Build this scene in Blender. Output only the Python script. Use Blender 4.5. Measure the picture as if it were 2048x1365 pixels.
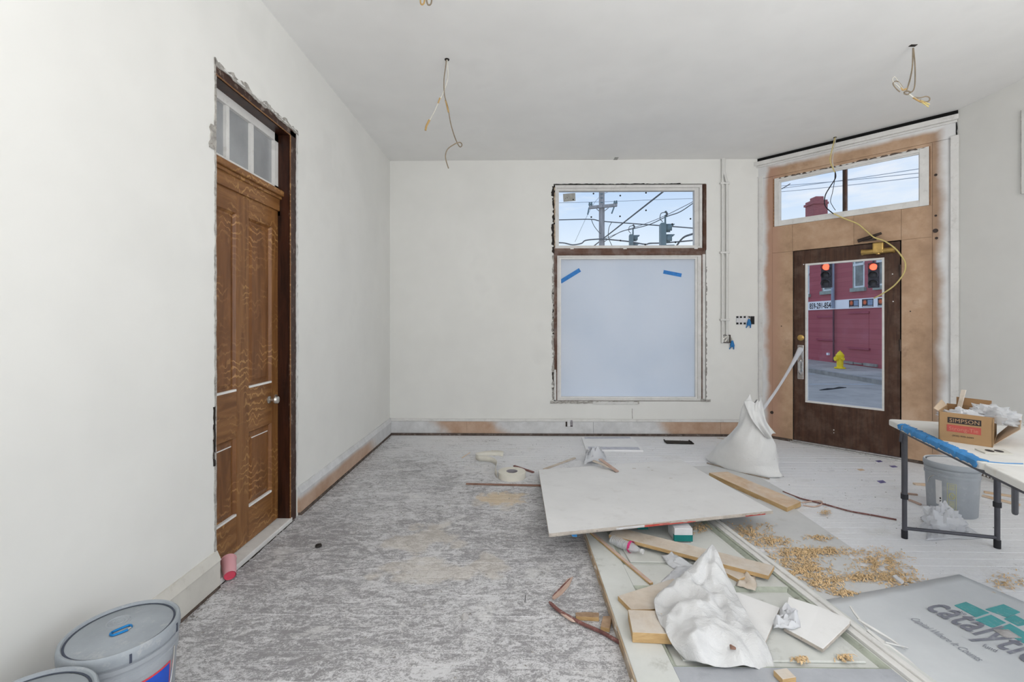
import bpy, math, random
from mathutils import Vector, noise as mnoise
random.seed(7)
for o in list(bpy.data.objects): bpy.data.objects.remove(o)
S = bpy.context.scene
COL = S.collection
# ------------------------------------------------------------------ camera, sky, light, exposure
F, CH, YAW = 920.0, 1.35, 14/920.0          # focal length in px of a 2048 px wide frame, eye height, yaw to the left
cam = bpy.data.cameras.new('camera'); cam.sensor_width = 36.0; cam.lens = 36.0*F/2048.0
cam.shift_y = (644-682.5)/2048.0; cam.clip_start = 0.05; cam.clip_end = 400
camo = bpy.data.objects.new('camera', cam); COL.objects.link(camo)
camo.location = (0, 0, CH); camo.rotation_euler = (math.pi/2, 0, YAW)
S.camera = camo
S.view_settings.view_transform = 'Standard'
try: S.view_settings.look = 'None'
except Exception: pass
S.view_settings.gamma = 1.0; S.view_settings.use_curve_mapping = False
S.view_settings.exposure = 0.0
S.cycles.max_bounces = 7; S.cycles.diffuse_bounces = 4; S.cycles.glossy_bounces = 3; S.cycles.transparent_max_bounces = 12; S.cycles.sample_clamp_indirect = 6.0
W = bpy.data.worlds.new('sky'); S.world = W; W.use_nodes = True
wn = W.node_tree.nodes; wl = W.node_tree.links; wn.clear()
def _w(t): return wn.new(t)
wo, wb, tc, sx = _w('ShaderNodeOutputWorld'), _w('ShaderNodeBackground'), _w('ShaderNodeTexCoord'), _w('ShaderNodeSeparateXYZ')
wl.new(tc.outputs['Generated'], sx.inputs[0])
wr = _w('ShaderNodeValToRGB'); wl.new(sx.outputs['Z'], wr.inputs[0])
els = wr.color_ramp.elements
els[0].position = 0.0; els[0].color = (.86, .91, .98, 1)
els[1].position = 1.0; els[1].color = (.36, .55, .88, 1)
for p_, c_ in ((.14, (.80, .90, 1, 1)), (.30, (.50, .69, .97, 1)), (.45, (.42, .62, .94, 1))):
    q = els.new(p_); q.color = c_
wm = _w('ShaderNodeMapping'); wm.inputs['Scale'].default_value = (2.2, 2.2, 9); wl.new(tc.outputs['Generated'], wm.inputs[0])
wz = _w('ShaderNodeTexNoise'); wz.inputs['Scale'].default_value = 1.6; wz.inputs['Detail'].default_value = 7
wz.inputs['Roughness'].default_value = .6; wl.new(wm.outputs[0], wz.inputs['Vector'])
wc = _w('ShaderNodeValToRGB'); wl.new(wz.outputs['Fac'], wc.inputs[0])
wc.color_ramp.elements[0].position = .50; wc.color_ramp.elements[1].position = .72
wx = _w('ShaderNodeMix'); wx.data_type = 'RGBA'; wl.new(wc.outputs[0], wx.inputs['Factor'])
wl.new(wr.outputs[0], wx.inputs['A']); wx.inputs['B'].default_value = (.93, .95, .98, 1)
wl.new(wx.outputs['Result'], wb.inputs[0]); wb.inputs[1].default_value = 1.0
wl.new(wb.outputs[0], wo.inputs[0])
def area(name, loc, rot, sx_, sy_, power, col=(1, 1, 1)):
    l = bpy.data.lights.new(name, 'AREA'); l.shape = 'RECTANGLE'; l.size = sx_; l.size_y = sy_; l.energy = power; l.color = col
    o = bpy.data.objects.new(name, l); COL.objects.link(o); o.location = loc; o.rotation_euler = rot; return o
# added lamps standing in for daylight, outside the unseen rear and side openings
area('rear_opening_fill', (1.1, -3.75, 1.9), (math.pi/2, 0, 0), 4.6, 2.3, 52, (1, .985, .955))
area('side_opening_fill', (4.35, -.6, 1.75), (math.pi/2, 0, math.pi/2), 4.2, 2.2, 30, (.95, .975, 1))
# added fill lamp behind the camera, aimed up to brighten ceiling and floor
area('ceiling_fill', (1.9, -1.5, .9), (math.pi, 0, 0), 2.6, 1.8, 222, (1, .985, .96))

# ------------------------------------------------------------------ projection helpers (photo pixel -> point on a real plane)
def ray(px, py):
    dx = (px-1024)/F; dz = -(py-644)/F; c, s = math.cos(YAW), math.sin(YAW)
    return Vector((dx*c-s, dx*s+c, dz))
def onz(px, py, z=0.0):
    d = ray(px, py); t = (z-CH)/d.z; return Vector((d.x*t, d.y*t, z))
def ony(px, py, Y):
    d = ray(px, py); t = Y/d.y; return Vector((d.x*t, Y, CH+d.z*t))
def onx(px, py, X):
    d = ray(px, py); t = X/d.x; return Vector((X, d.y*t, CH+d.z*t))
XL, YB, XR, ZC = -1.541, 5.473, 3.985, 3.273       # left wall, back wall, right wall, ceiling
C0 = Vector((2.789, 5.514, 0)); C1 = Vector((3.986, 4.243, 0))
CE = (C1-C0).normalized(); CN = Vector((CE.y, -CE.x, 0))    # along the corner wall / into the room
def cw(s, z, d=0.0): return C0 + CE*s + CN*d + Vector((0, 0, z))

# ------------------------------------------------------------------ mesh helpers
class MB:
    def __init__(s): s.v = []; s.f = []
    def add(s, vs, fs):
        b = len(s.v); s.v += [Vector(p) for p in vs]; s.f += [tuple(b+i for i in f) for f in fs]; return s
    def hexa(s, p):      # 8 points: bottom 4 (ccw seen from above), top 4
        return s.add(p, [(3, 2, 1, 0), (4, 5, 6, 7), (0, 1, 5, 4), (1, 2, 6, 5), (2, 3, 7, 6), (3, 0, 4, 7)])
    def box(s, x0, x1, y0, y1, z0, z1):
        return s.hexa([(x0, y0, z0), (x1, y0, z0), (x1, y1, z0), (x0, y1, z0), (x0, y0, z1), (x1, y0, z1), (x1, y1, z1), (x0, y1, z1)])
    def cbox(s, s0, s1, z0, z1, d0, d1):     # box in the frame of the corner wall
        return s.hexa([cw(s0, z0, d1), cw(s1, z0, d1), cw(s1, z0, d0), cw(s0, z0, d0), cw(s0, z1, d1), cw(s1, z1, d1), cw(s1, z1, d0), cw(s0, z1, d0)])
    def frame(s, O, U, V, N, u0, u1, v0, v1, n0, n1):
        P = lambda u, v, n: O+U*u+V*v+N*n
        return s.hexa([P(u0, v0, n0), P(u1, v0, n0), P(u1, v1, n0), P(u0, v1, n0), P(u0, v0, n1), P(u1, v0, n1), P(u1, v1, n1), P(u0, v1, n1)])
    def prism(s, pts, down):                  # polygon (ccw from above) extruded by vector(s) down
        n = len(pts); pts = [Vector(p) for p in pts]; dn = Vector(down)
        a = sum(pts[i].x*pts[(i+1) % n].y-pts[(i+1) % n].x*pts[i].y for i in range(n))
        if a < 0: pts = pts[::-1]
        return s.add(pts+[p+dn for p in pts], [tuple(range(n)), tuple(range(2*n-1, n-1, -1))]+[(i, i+n, (i+1) % n+n, (i+1) % n) for i in range(n)])
    def tube(s, path, r, seg=8, cap=True):
        path = [Vector(p) for p in path]; rs = r if isinstance(r, (list, tuple)) else [r]*len(path)
        b = len(s.v); up = None
        for i, p in enumerate(path):
            t = (path[min(i+1, len(path)-1)]-path[max(i-1, 0)])
            t = t.normalized() if t.length > 1e-9 else Vector((0, 0, 1))
            if up is None: up = t.orthogonal().normalized()
            up = (up-t*up.dot(t)); up = up.normalized() if up.length > 1e-6 else t.orthogonal().normalized()
            w = t.cross(up)
            for k in range(seg):
                a = 2*math.pi*k/seg; s.v.append(p+(up*math.cos(a)+w*math.sin(a))*rs[i])
        for i in range(len(path)-1):
            for k in range(seg):
                k2 = (k+1) % seg
                s.f.append((b+i*seg+k, b+i*seg+k2, b+(i+1)*seg+k2, b+(i+1)*seg+k))
        if cap:
            s.f.append(tuple(b+k for k in reversed(range(seg)))); s.f.append(tuple(b+(len(path)-1)*seg+k for k in range(seg)))
        return s
    def cyl(s, p0, p1, r, seg=16): return s.tube([p0, p1], r, seg)
    def lathe(s, O, prof, seg=40, ax=None):   # prof: list of (r, h); ax: axis direction
        ax = Vector(ax or (0, 0, 1)).normalized(); u = ax.orthogonal().normalized(); w = ax.cross(u); O = Vector(O); b = len(s.v)
        for r, h in prof:
            for k in range(seg):
                a = 2*math.pi*k/seg; s.v.append(O+ax*h+(u*math.cos(a)+w*math.sin(a))*max(r, 1e-5))
        for i in range(len(prof)-1):
            for k in range(seg):
                k2 = (k+1) % seg; s.f.append((b+i*seg+k, b+i*seg+k2, b+(i+1)*seg+k2, b+(i+1)*seg+k))
        return s
    def grid(s, fn, nu, nv, thick=None):
        b = len(s.v)
        P = [[Vector(fn(i/nu, j/nv)) for i in range(nu+1)] for j in range(nv+1)]
        for row in P: s.v += row
        q = lambda i, j: b+j*(nu+1)+i
        for j in range(nv):
            for i in range(nu): s.f.append((q(i, j), q(i+1, j), q(i+1, j+1), q(i, j+1)))
        return s
    def build(s, name, mat, parent=None, smooth=False, origin=None, bevel=0.0, solid=0.0, subd=0):
        xs = [p.x for p in s.v]; ys = [p.y for p in s.v]; zs = [p.z for p in s.v]
        o0 = Vector(origin) if origin is not None else Vector(((min(xs)+max(xs))/2, (min(ys)+max(ys))/2, min(zs)))
        me = bpy.data.meshes.new(name); me.from_pydata([tuple(p-o0) for p in s.v], [], s.f)
        me.validate(); me.update()
        ob = bpy.data.objects.new(name, me); COL.objects.link(ob)
        ob['_w'] = tuple(o0)
        if parent is not None:
            ob.parent = parent; ob.location = o0-Vector(parent['_w'])
        else: ob.location = o0
        if mat: me.materials.append(M[mat] if isinstance(mat, str) else mat)
        if smooth:
            me.polygons.foreach_set('use_smooth', [True]*len(me.polygons))
            if smooth != 'full':
                try: me.set_sharp_from_angle(angle=math.radians(40))
                except Exception: pass
        if solid:
            m = ob.modifiers.new('solid', 'SOLIDIFY'); m.thickness = solid; m.offset = 0
        if subd:
            m = ob.modifiers.new('sub', 'SUBSURF'); m.levels = subd; m.render_levels = subd
        if bevel:
            m = ob.modifiers.new('bevel', 'BEVEL'); m.width = bevel; m.segments = 2; m.limit_method = 'ANGLE'; m.angle_limit = math.radians(40)
        return ob
def empty(name, loc):
    o = bpy.data.objects.new(name, None); COL.objects.link(o); o.location = loc; o['_w'] = tuple(loc); o.empty_display_size = .1; return o
def tag(o, label, cat=None, group=None, kind=None):
    o['label'] = label
    if cat: o['category'] = cat
    if group: o['group'] = group
    if kind: o['kind'] = kind
    return o
def thing(name, loc, label, cat, group=None): return tag(empty(name, loc), label, cat, group)
def struct(name, loc, label): return tag(empty(name, loc), label, None, None, 'structure')
def spl(pts, n=6):
    pts = [Vector(p) for p in pts]; out = []
    for i in range(len(pts)-1):
        p0 = pts[max(i-1, 0)]; p1 = pts[i]; p2 = pts[i+1]; p3 = pts[min(i+2, len(pts)-1)]
        for k in range(n):
            t = k/n; out.append(.5*((2*p1)+(p2-p0)*t+(2*p0-5*p1+4*p2-p3)*t*t+(3*p1-p0-3*p2+p3)*t*t*t))
    out.append(pts[-1]); return out
def nz(p, sc=1.0): return mnoise.noise(Vector(p)*sc)
def text_mb(body, O, U, V, length=None, height=None, shear=0, spacing=1.0, bold=0.0):
    """flat lettering mapped onto the plane O + u*U + v*V, fitted to length / cap height"""
    c = bpy.data.curves.new('t', 'FONT'); c.body = body; c.size = 1.0; c.shear = shear; c.space_character = spacing; c.resolution_u = 3; c.fill_mode = 'FRONT'; c.offset = bold
    o = bpy.data.objects.new('t', c); COL.objects.link(o)
    dg = bpy.context.evaluated_depsgraph_get(); me = bpy.data.meshes.new_from_object(o.evaluated_get(dg))
    vs = [v.co.copy() for v in me.vertices]; fs = [tuple(p.vertices) for p in me.polygons]
    bpy.data.objects.remove(o); bpy.data.curves.remove(c); bpy.data.meshes.remove(me)
    x0 = min(v.x for v in vs); x1 = max(v.x for v in vs); h = .72
    ku = length/(x1-x0); kv = height/h if height else ku
    N = U.cross(V).normalized()
    return MB().add([O+U*((v.x-x0)*ku)+V*(v.y*kv) for v in vs], fs)

# ------------------------------------------------------------------ material helpers
M = {}
class G:
    def __init__(s, name, rough=.7, spec=.25):
        s.m = bpy.data.materials.new(name); s.m.use_nodes = True; s.t = s.m.node_tree; M[name] = s.m
        s.b = s.t.nodes['Principled BSDF']; s.out = s.t.nodes['Material Output']
        s.b.inputs['Roughness'].default_value = rough; s.b.inputs['Specular IOR Level'].default_value = spec
        s._p = None
    def n(s, ty, **k):
        q = s.t.nodes.new(ty)
        for a, v in k.items(): setattr(q, a, v)
        return q
    def L(s, a, b): s.t.links.new(a, b)
    def put(s, sock, v):
        if isinstance(v, bpy.types.NodeSocket): s.L(v, sock)
        elif isinstance(v, tuple) and len(v) == 3 and sock.type == 'RGBA': sock.default_value = (*v, 1)
        else: sock.default_value = v
    def pos(s):
        if s._p is None: s._p = s.n('ShaderNodeNewGeometry').outputs['Position']
        return s._p
    def map(s, scale=(1, 1, 1), rot=(0, 0, 0), loc=(0, 0, 0), vec=None):
        q = s.n('ShaderNodeMapping'); s.L(vec or s.pos(), q.inputs[0])
        q.inputs['Scale'].default_value = scale; q.inputs['Rotation'].default_value = rot; q.inputs['Location'].default_value = loc; return q.outputs[0]
    def noise(s, scale, detail=4, rough=.55, dist=0, vec=None):
        q = s.n('ShaderNodeTexNoise'); s.L(vec or s.pos(), q.inputs['Vector'])
        q.inputs['Scale'].default_value = scale; q.inputs['Detail'].default_value = detail; q.inputs['Roughness'].default_value = rough; q.inputs['Distortion'].default_value = dist
        return q.outputs['Fac']
    def wave(s, scale, dist, detail=3, dscale=1.5, vec=None, direction='X'):
        q = s.n('ShaderNodeTexWave'); q.bands_direction = direction; s.L(vec or s.pos(), q.inputs['Vector'])
        q.inputs['Scale'].default_value = scale; q.inputs['Distortion'].default_value = dist; q.inputs['Detail'].default_value = detail; q.inputs['Detail Scale'].default_value = dscale
        return q.outputs['Fac']
    def voro(s, scale, vec=None, feat='F1'):
        q = s.n('ShaderNodeTexVoronoi'); q.feature = feat; s.L(vec or s.pos(), q.inputs['Vector']); q.inputs['Scale'].default_value = scale; return q.outputs['Distance']
    def ramp(s, fac, stops):
        q = s.n('ShaderNodeValToRGB'); s.put(q.inputs[0], fac); e = q.color_ramp.elements
        conv = lambda c: (c, c, c, 1) if not isinstance(c, tuple) else (*c, 1)
        e[0].position, e[0].color = stops[0][0], conv(stops[0][1]); e[1].position, e[1].color = stops[-1][0], conv(stops[-1][1])
        for p, c in stops[1:-1]:
            w = e.new(p); w.color = conv(c)
        return q.outputs[0]
    def mix(s, fac, a, b, mode='MIX'):
        q = s.n('ShaderNodeMix'); q.data_type = 'RGBA'; q.blend_type = mode
        s.put(q.inputs['Factor'], fac); s.put(q.inputs['A'], a); s.put(q.inputs['B'], b); return q.outputs['Result']
    def math(s, op, a, b=0.0, clamp=False):
        q = s.n('ShaderNodeMath'); q.operation = op; q.use_clamp = clamp; s.put(q.inputs[0], a); s.put(q.inputs[1], b); return q.outputs[0]
    def dot(s, v, off=0.0):
        q = s.n('ShaderNodeVectorMath'); q.operation = 'DOT_PRODUCT'; s.L(s.pos(), q.inputs[0]); q.inputs[1].default_value = v
        return s.math('ADD', q.outputs['Value'], off)
    def sstep(s, v, a, b):
        q = s.n('ShaderNodeMapRange'); q.interpolation_type = 'SMOOTHSTEP'; s.put(q.inputs[0], v)
        if a <= b: q.inputs[1].default_value, q.inputs[2].default_value, q.inputs[3].default_value, q.inputs[4].default_value = a, b, 0, 1
        else: q.inputs[1].default_value, q.inputs[2].default_value, q.inputs[3].default_value, q.inputs[4].default_value = b, a, 1, 0
        return q.outputs[0]
    def bump(s, h, strength=.2, dist=.01):
        q = s.n('ShaderNodeBump'); q.inputs['Strength'].default_value = strength; q.inputs['Distance'].default_value = dist; s.L(h, q.inputs['Height']); s.L(q.outputs[0], s.b.inputs['Normal']); return s
    def col(s, c): s.put(s.b.inputs['Base Color'], c); return s
    def ellipse(s, cx, cy, rx, ry, ns=.5, nsc=6):
        a = s.math('POWER', s.math('DIVIDE', s.dot((1, 0, 0), -cx), rx), 2.0); b_ = s.math('POWER', s.math('DIVIDE', s.dot((0, 1, 0), -cy), ry), 2.0)
        d = s.math('ADD', s.math('ADD', a, b_), s.math('MULTIPLY', s.math('SUBTRACT', s.noise(nsc, 4), .5), ns*4))
        return s.sstep(d, 1.15, .35)
def plain(name, c, rough=.6, var=.12, scale=9, bump=0.0, spec=.25, metal=0.0, dirt=None, bscale=40):
    g = G(name, rough, spec); g.b.inputs['Metallic'].default_value = metal
    lo = tuple(max(0, v*(1-var)) for v in c); hi = tuple(min(1, v*(1+var*.6)) for v in c)
    k = g.ramp(g.noise(scale, 5, .6), [(.3, lo), (.7, hi)])
    if dirt: k = g.mix(g.math('MULTIPLY', g.sstep(g.noise(scale*2.3, 6, .7), .54, .68), dirt[3]), k, dirt[:3])
    g.col(k)
    if bump: g.bump(g.noise(bscale, 4, .6), bump, .004)
    return g
def wood(name, dark, light, vec_scale, rough=.55, rot=(0, 0, 0), scale=4.0, dist=4.0, dust=None, var=.35, bump=.12):
    """grain runs along the axis with the smallest vec_scale"""
    g = G(name, rough, .3); v = g.map(vec_scale, rot)
    w = g.noise(scale, 7, .65, dist*.12, v); f = g.noise(scale*6, 3, .6, 0, v)
    k = g.ramp(g.math('ADD', g.math('MULTIPLY', w, 1-var*.4), g.math('MULTIPLY', f, var*.4)), [(.34, dark), (.62, light)])
    if dust: k = g.mix(g.math('MULTIPLY', g.sstep(g.noise(7, 6, .65), .42, .66), dust[3]), k, dust[:3])
    g.col(k); g.bump(f, bump, .003); return g
def glassmat(name, tint=(1, 1, 1), gloss=.05, rough=.0):
    g = G(name); t = g.t; t.nodes.remove(g.b)
    tr = g.n('ShaderNodeBsdfTransparent'); tr.inputs[0].default_value = (*tint, 1)
    gl = g.n('ShaderNodeBsdfGlossy'); gl.inputs['Roughness'].default_value = rough
    fr = g.n('ShaderNodeFresnel'); fr.inputs[0].default_value = 1.45
    mx = g.n('ShaderNodeMixShader'); g.L(g.math('MULTIPLY', fr.outputs[0], gloss*10, True), mx.inputs[0]); g.L(tr.outputs[0], mx.inputs[1]); g.L(gl.outputs[0], mx.inputs[2]); g.L(mx.outputs[0], g.out.inputs[0]); return g
def emis(name, c, st):
    g = G(name); g.col(c); g.put(g.b.inputs['Emission Color'], c); g.b.inputs['Emission Strength'].default_value = st; return g
def film(name, c, trans=.5, rough=.4):   # thin plastic: diffuse + translucent + some see-through
    g = G(name, rough, .4); tl = g.n('ShaderNodeBsdfTranslucent'); tl.inputs[0].default_value = (*c, 1); tp = g.n('ShaderNodeBsdfTransparent')
    m1 = g.n('ShaderNodeMixShader'); m1.inputs[0].default_value = .35; m2 = g.n('ShaderNodeMixShader'); m2.inputs[0].default_value = trans
    g.col(c); g.L(g.b.outputs[0], m1.inputs[1]); g.L(tl.outputs[0], m1.inputs[2]); g.L(m1.outputs[0], m2.inputs[1]); g.L(tp.outputs[0], m2.inputs[2]); g.L(m2.outputs[0], g.out.inputs[0]); return g
# ------------------------------------------------------------------ materials
def wallmat(name, c):
    g = G(name, .75, .2)
    g.col(g.ramp(g.noise(1.7, 3, .6), [(.3, tuple(v*.95 for v in c)), (.6, c), (.72, tuple(v*.96 for v in c))])); return g
wallmat('wall_paint', (.80, .795, .765)); wallmat('ceiling_paint', (.85, .845, .83))
plain('plaster_edge', (.42, .40, .37), .9, .45, 28, .6, dirt=(.10, .08, .06, .8))
plain('cavity_dark', (.035, .028, .024), .9, .5, 20)
# dusty painted floorboards
g = G('floorboard', .62, .3)
big = g.noise(1.3, 3, .6); mid = g.noise(7.5, 7, .80, 1.6, g.map((1, 2.0, 1))); fine = g.noise(34, 5, .8, 1.0, g.map((1, 1.7, 1)))
tread = g.wave(17, 14, 2, 3.1, g.map((1, 1, 1), (0, 0, .9)))
region = g.math('MULTIPLY', g.sstep(g.dot((.55, .83, 0)), 4.6, 2.5), g.sstep(g.dot((1, 0, 0)), 1.5, .2))
wear = g.math('ADD', g.math('MULTIPLY', mid, .62), g.math('ADD', g.math('MULTIPLY', fine, .42), g.math('MULTIPLY', big, .25)))
wear = g.math('ADD', wear, g.math('MULTIPLY', g.math('SUBTRACT', tread, .5), .07))
wear = g.math('ADD', wear, g.math('MULTIPLY', region, .15))
msk = g.sstep(wear, .71, .87)
base = g.ramp(fine, [(.3, (.74, .74, .755)), (.7, (.85, .85, .865))])
base = g.mix(g.math('MULTIPLY', region, .62), base, (.56, .55, .555))
k = g.mix(g.math('MULTIPLY', msk, .82), base, (.20, .19, .195))
k = g.mix(g.math('MULTIPLY', g.sstep(g.noise(3.2, 6, .7, .4), .57, .66), .55), k, (.70, .69, .68))
pat = None
for (a, b_, rx, ry) in ((onz(1000, 1000), None, .20, .16), (onz(850, 1075), None, .26, .18), (onz(860, 1140), None, .30, .12), (onz(980, 1130), None, .12, .14)):
    e_ = g.ellipse(a.x, a.y, rx, ry, 1.3, 6); pat = e_ if pat is None else g.math('MAXIMUM', pat, e_)
k = g.mix(g.math('MULTIPLY', pat, .42), k, (.60, .54, .46))
e1 = g.ellipse(onz(1005, 998).x, onz(1005, 998).y, .20, .15, 1.0, 11)
k = g.mix(g.math('MULTIPLY', e1, .6), k, (.66, .50, .30))
k = g.mix(g.math('MULTIPLY', g.sstep(g.voro(17), .05, .02), .6), k, (.16, .14, .13))
g.col(k)
plain('subfloor', (.72, .71, .71), .9, .35, 3)
# varnished quarter-sawn oak
def oak(name, dark, light, fleck, sc):
    g = G(name, .38, .4)
    v = g.map(sc); w = g.noise(3.2, 6, .6, 1.0, v)
    fl = g.wave(13, 12, 4, 1.1, g.map((1, 1, .55)), 'Z')
    k = g.ramp(w, [(.32, dark), (.66, light)])
    k = g.mix(g.math('MULTIPLY', g.sstep(fl, .78, .98), g.math('MULTIPLY', g.sstep(g.noise(4.2, 2), .42, .66), .85)), k, fleck)
    g.col(k); g.bump(g.noise(80, 3, .6, 0, v), .08, .002); return g
oak('oak_vertical', (.145, .055, .015), (.275, .125, .04), (.45, .25, .09), (6, 6, .6))
oak('oak_horizontal', (.145, .055, .015), (.275, .125, .04), (.45, .25, .09), (6, .6, 6))
oak('oak_panel', (.125, .046, .013), (.235, .10, .033), (.42, .22, .08), (5, 5, .7))
g = wood('dark_frame', (.012, .0045, .003), (.055, .018, .009), (7, 7, .7), .3)
plain('dark_frame_edge', (.042, .015, .009), .35, .4, 10, .1, dirt=(.38, .30, .24, .5))
plain('painted_white', (.72, .71, .69), .6, .1, 7, .08, dirt=(.34, .31, .28, .25))
plain('dust_ledge', (.80, .79, .77), .8, .08, 12)
plain('pane_frosted', (.33, .34, .35), .22, .25, 2.2, 0, .5)
plain('nickel', (.62, .60, .56), .28, .1, 20, 0, .5, .9)
plain('chrome', (.66, .66, .66), .2, .15, 30, 0, .5, .95, dirt=(.12, .11, .1, .5))
plain('brass', (.50, .33, .11), .35, .25, 18, .05, .5, .75)
plain('aluminium', (.62, .62, .62), .38, .25, 15, .1, .5, .8, dirt=(.1, .1, .1, .5))
plain('hinge_dark', (.05, .035, .03), .5, .3, 20, .1, .4, .4)
plain('black_gap', (.008, .008, .008), .9, .2, 20)
wood('window_brown', (.055, .022, .013), (.15, .072, .045), (.7, 7, 7), .5, dust=(.5, .45, .42, .18))
wood('window_brown_vertical', (.055, .022, .013), (.15, .072, .045), (7, 7, .7), .5, dust=(.5, .45, .42, .25))
wood('lath', (.30, .22, .15), (.62, .50, .38), (.8, 6, 6), .7)
wood('street_door', (.038, .017, .010), (.085, .040, .024), (9, 9, .6), .42, dust=(.36, .27, .22, .12))
# tan hardboard with sprayed white paint around its edges
def spray(name, horizontal=False):
    g = G(name, .55, .3)
    tan = g.ramp(g.noise(3.5, 6, .65), [(.3, (.34, .215, .135)), (.5, (.47, .31, .20)), (.72, (.58, .41, .29))])
    tan = g.mix(g.math('MULTIPLY', g.sstep(g.noise(5, 6, .75), .56, .72), .5), tan, (.26, .155, .10))
    s_ = g.dot(tuple(CE), -C0.dot(CE)); z_ = g.dot((0, 0, 1)); wob = g.math('MULTIPLY', g.math('SUBTRACT', g.noise(3.0, 4), .5), .16)
    tan = g.mix(g.sstep(s_, .36, .20), tan, (.45, .27, .19)); tan = g.mix(g.math('MULTIPLY', g.sstep(s_, 1.50, 1.62), .6), tan, (.29, .19, .13))
    a = g.sstep(g.math('ADD', s_, wob), .185, .105); b_ = g.sstep(g.math('ADD', s_, g.math('MULTIPLY', wob, .8)), 1.585, 1.68)
    c_ = g.sstep(g.math('ADD', z_, g.math('MULTIPLY', wob, .6)), 3.10, 3.16)
    m = g.math('MAXIMUM', g.math('MAXIMUM', a, b_), c_)
    wh = g.ramp(g.noise(6, 4), [(.3, (.66, .66, .66)), (.7, (.76, .76, .76))])
    g.col(g.mix(m, tan, wh)); g.bump(g.noise(35, 4), .06, .003)
spray('hardboard')
def basespray(name, ax, edges, zc=None):
    g = G(name, .6, .3); x = g.dot(ax)
    tan = g.ramp(g.noise(5, 6, .65), [(.3, (.42, .27, .18)), (.7, (.58, .42, .32))])
    wob = g.math('MULTIPLY', g.math('SUBTRACT', g.noise(2.2, 5), .5), .9); xx = g.math('ADD', g.math('ADD', x, wob), g.math('MULTIPLY', g.dot((0, 0, 1)), 1.2))
    m = None
    for (a, b_, c_, d_) in edges:
        q = g.math('MULTIPLY', g.sstep(xx, a, b_), g.sstep(xx, d_, c_)); m = q if m is None else g.math('MAXIMUM', m, q)
    if zc: m = g.math('MULTIPLY', m, g.sstep(g.math('ADD', g.dot((0, 0, 1)), g.math('MULTIPLY', wob, .06)), zc+.03, zc-.02))
    wh = g.ramp(g.noise(8, 5, .7), [(.3, (.55, .55, .55)), (.7, (.72, .72, .725))])
    g.col(g.mix(m, wh, tan)); g.bump(g.noise(30, 4), .1, .003)
basespray('baseboard_back_paint', (1, 0, 0), [(-1.0, -.75, -.25, .05), (1.6, 1.9, 2.9, 3.3)])
basespray('baseboard_left_paint', (0, 1, 0), [(2.2, 2.4, 4.6, 5.0)], .12)
plain('baseboard_cream', (.62, .60, .55), .5, .12, 4, .08, dirt=(.42, .38, .32, .35))
plain('shoe_dark', (.12, .09, .075), .8, .5, 14, .2, dirt=(.4, .36, .33, .5))
glassmat('clear_glass', (.99, .995, 1), .03)
glassmat('door_glass', (.98, .985, 1), .03)
g = G('frosted_film', .45, .3); tl = g.n('ShaderNodeBsdfTranslucent'); mx = g.n('ShaderNodeMixShader'); mx.inputs[0].default_value = .72
fk = g.ramp(g.noise(1.6, 4, .5), [(.3, (.90, .92, .94)), (.7, (.97, .975, .98))]); fk = g.mix(g.math('MULTIPLY', g.noise(9, 5, .7, 0, g.map((.6, 1, 7))), .14), fk, (.80, .82, .88))
g.col(fk); g.L(fk, tl.inputs[0]); g.L(g.b.outputs[0], mx.inputs[1]); g.L(tl.outputs[0], mx.inputs[2]); g.L(mx.outputs[0], g.out.inputs[0])
plain('blue_tape', (.045, .23, .62), .6, .2, 30, .1)
plain('grey_sticker', (.38, .38, .36), .6, .2, 30)
plain('black_mark', (.02, .02, .02), .7, .2, 20)

# ------------------------------------------------------------------ floor
fl = tag(MB().box(XL-.25, 4.3, -3.7, 5.6, -.12, -.0022).build('floor', 'subfloor'), 'old white painted narrow floorboards, dusty and scuffed', kind='structure')
bw = .0785; proto = None; y = .30; i = 0
while y < YB+.09:
    if proto is None:
        b = MB().box(XL-.08, 4.2, y+.0017, y+bw-.0017, -.02, 0.0).build('floorboard', 'floorboard', fl, bevel=.0015); proto = b; y0 = b.location.y
    else:
        b = proto.copy(); COL.objects.link(b); b.parent = fl; b.location.y = y0+i*bw; b.location.z = proto.location.z+random.choice((0, 0, .0006, -.0008))
    y += bw; i += 1
MB().box(XL-.08, 4.2, -3.6, .30, -.02, 0).build('floorboard', 'floorboard', fl)

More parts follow.
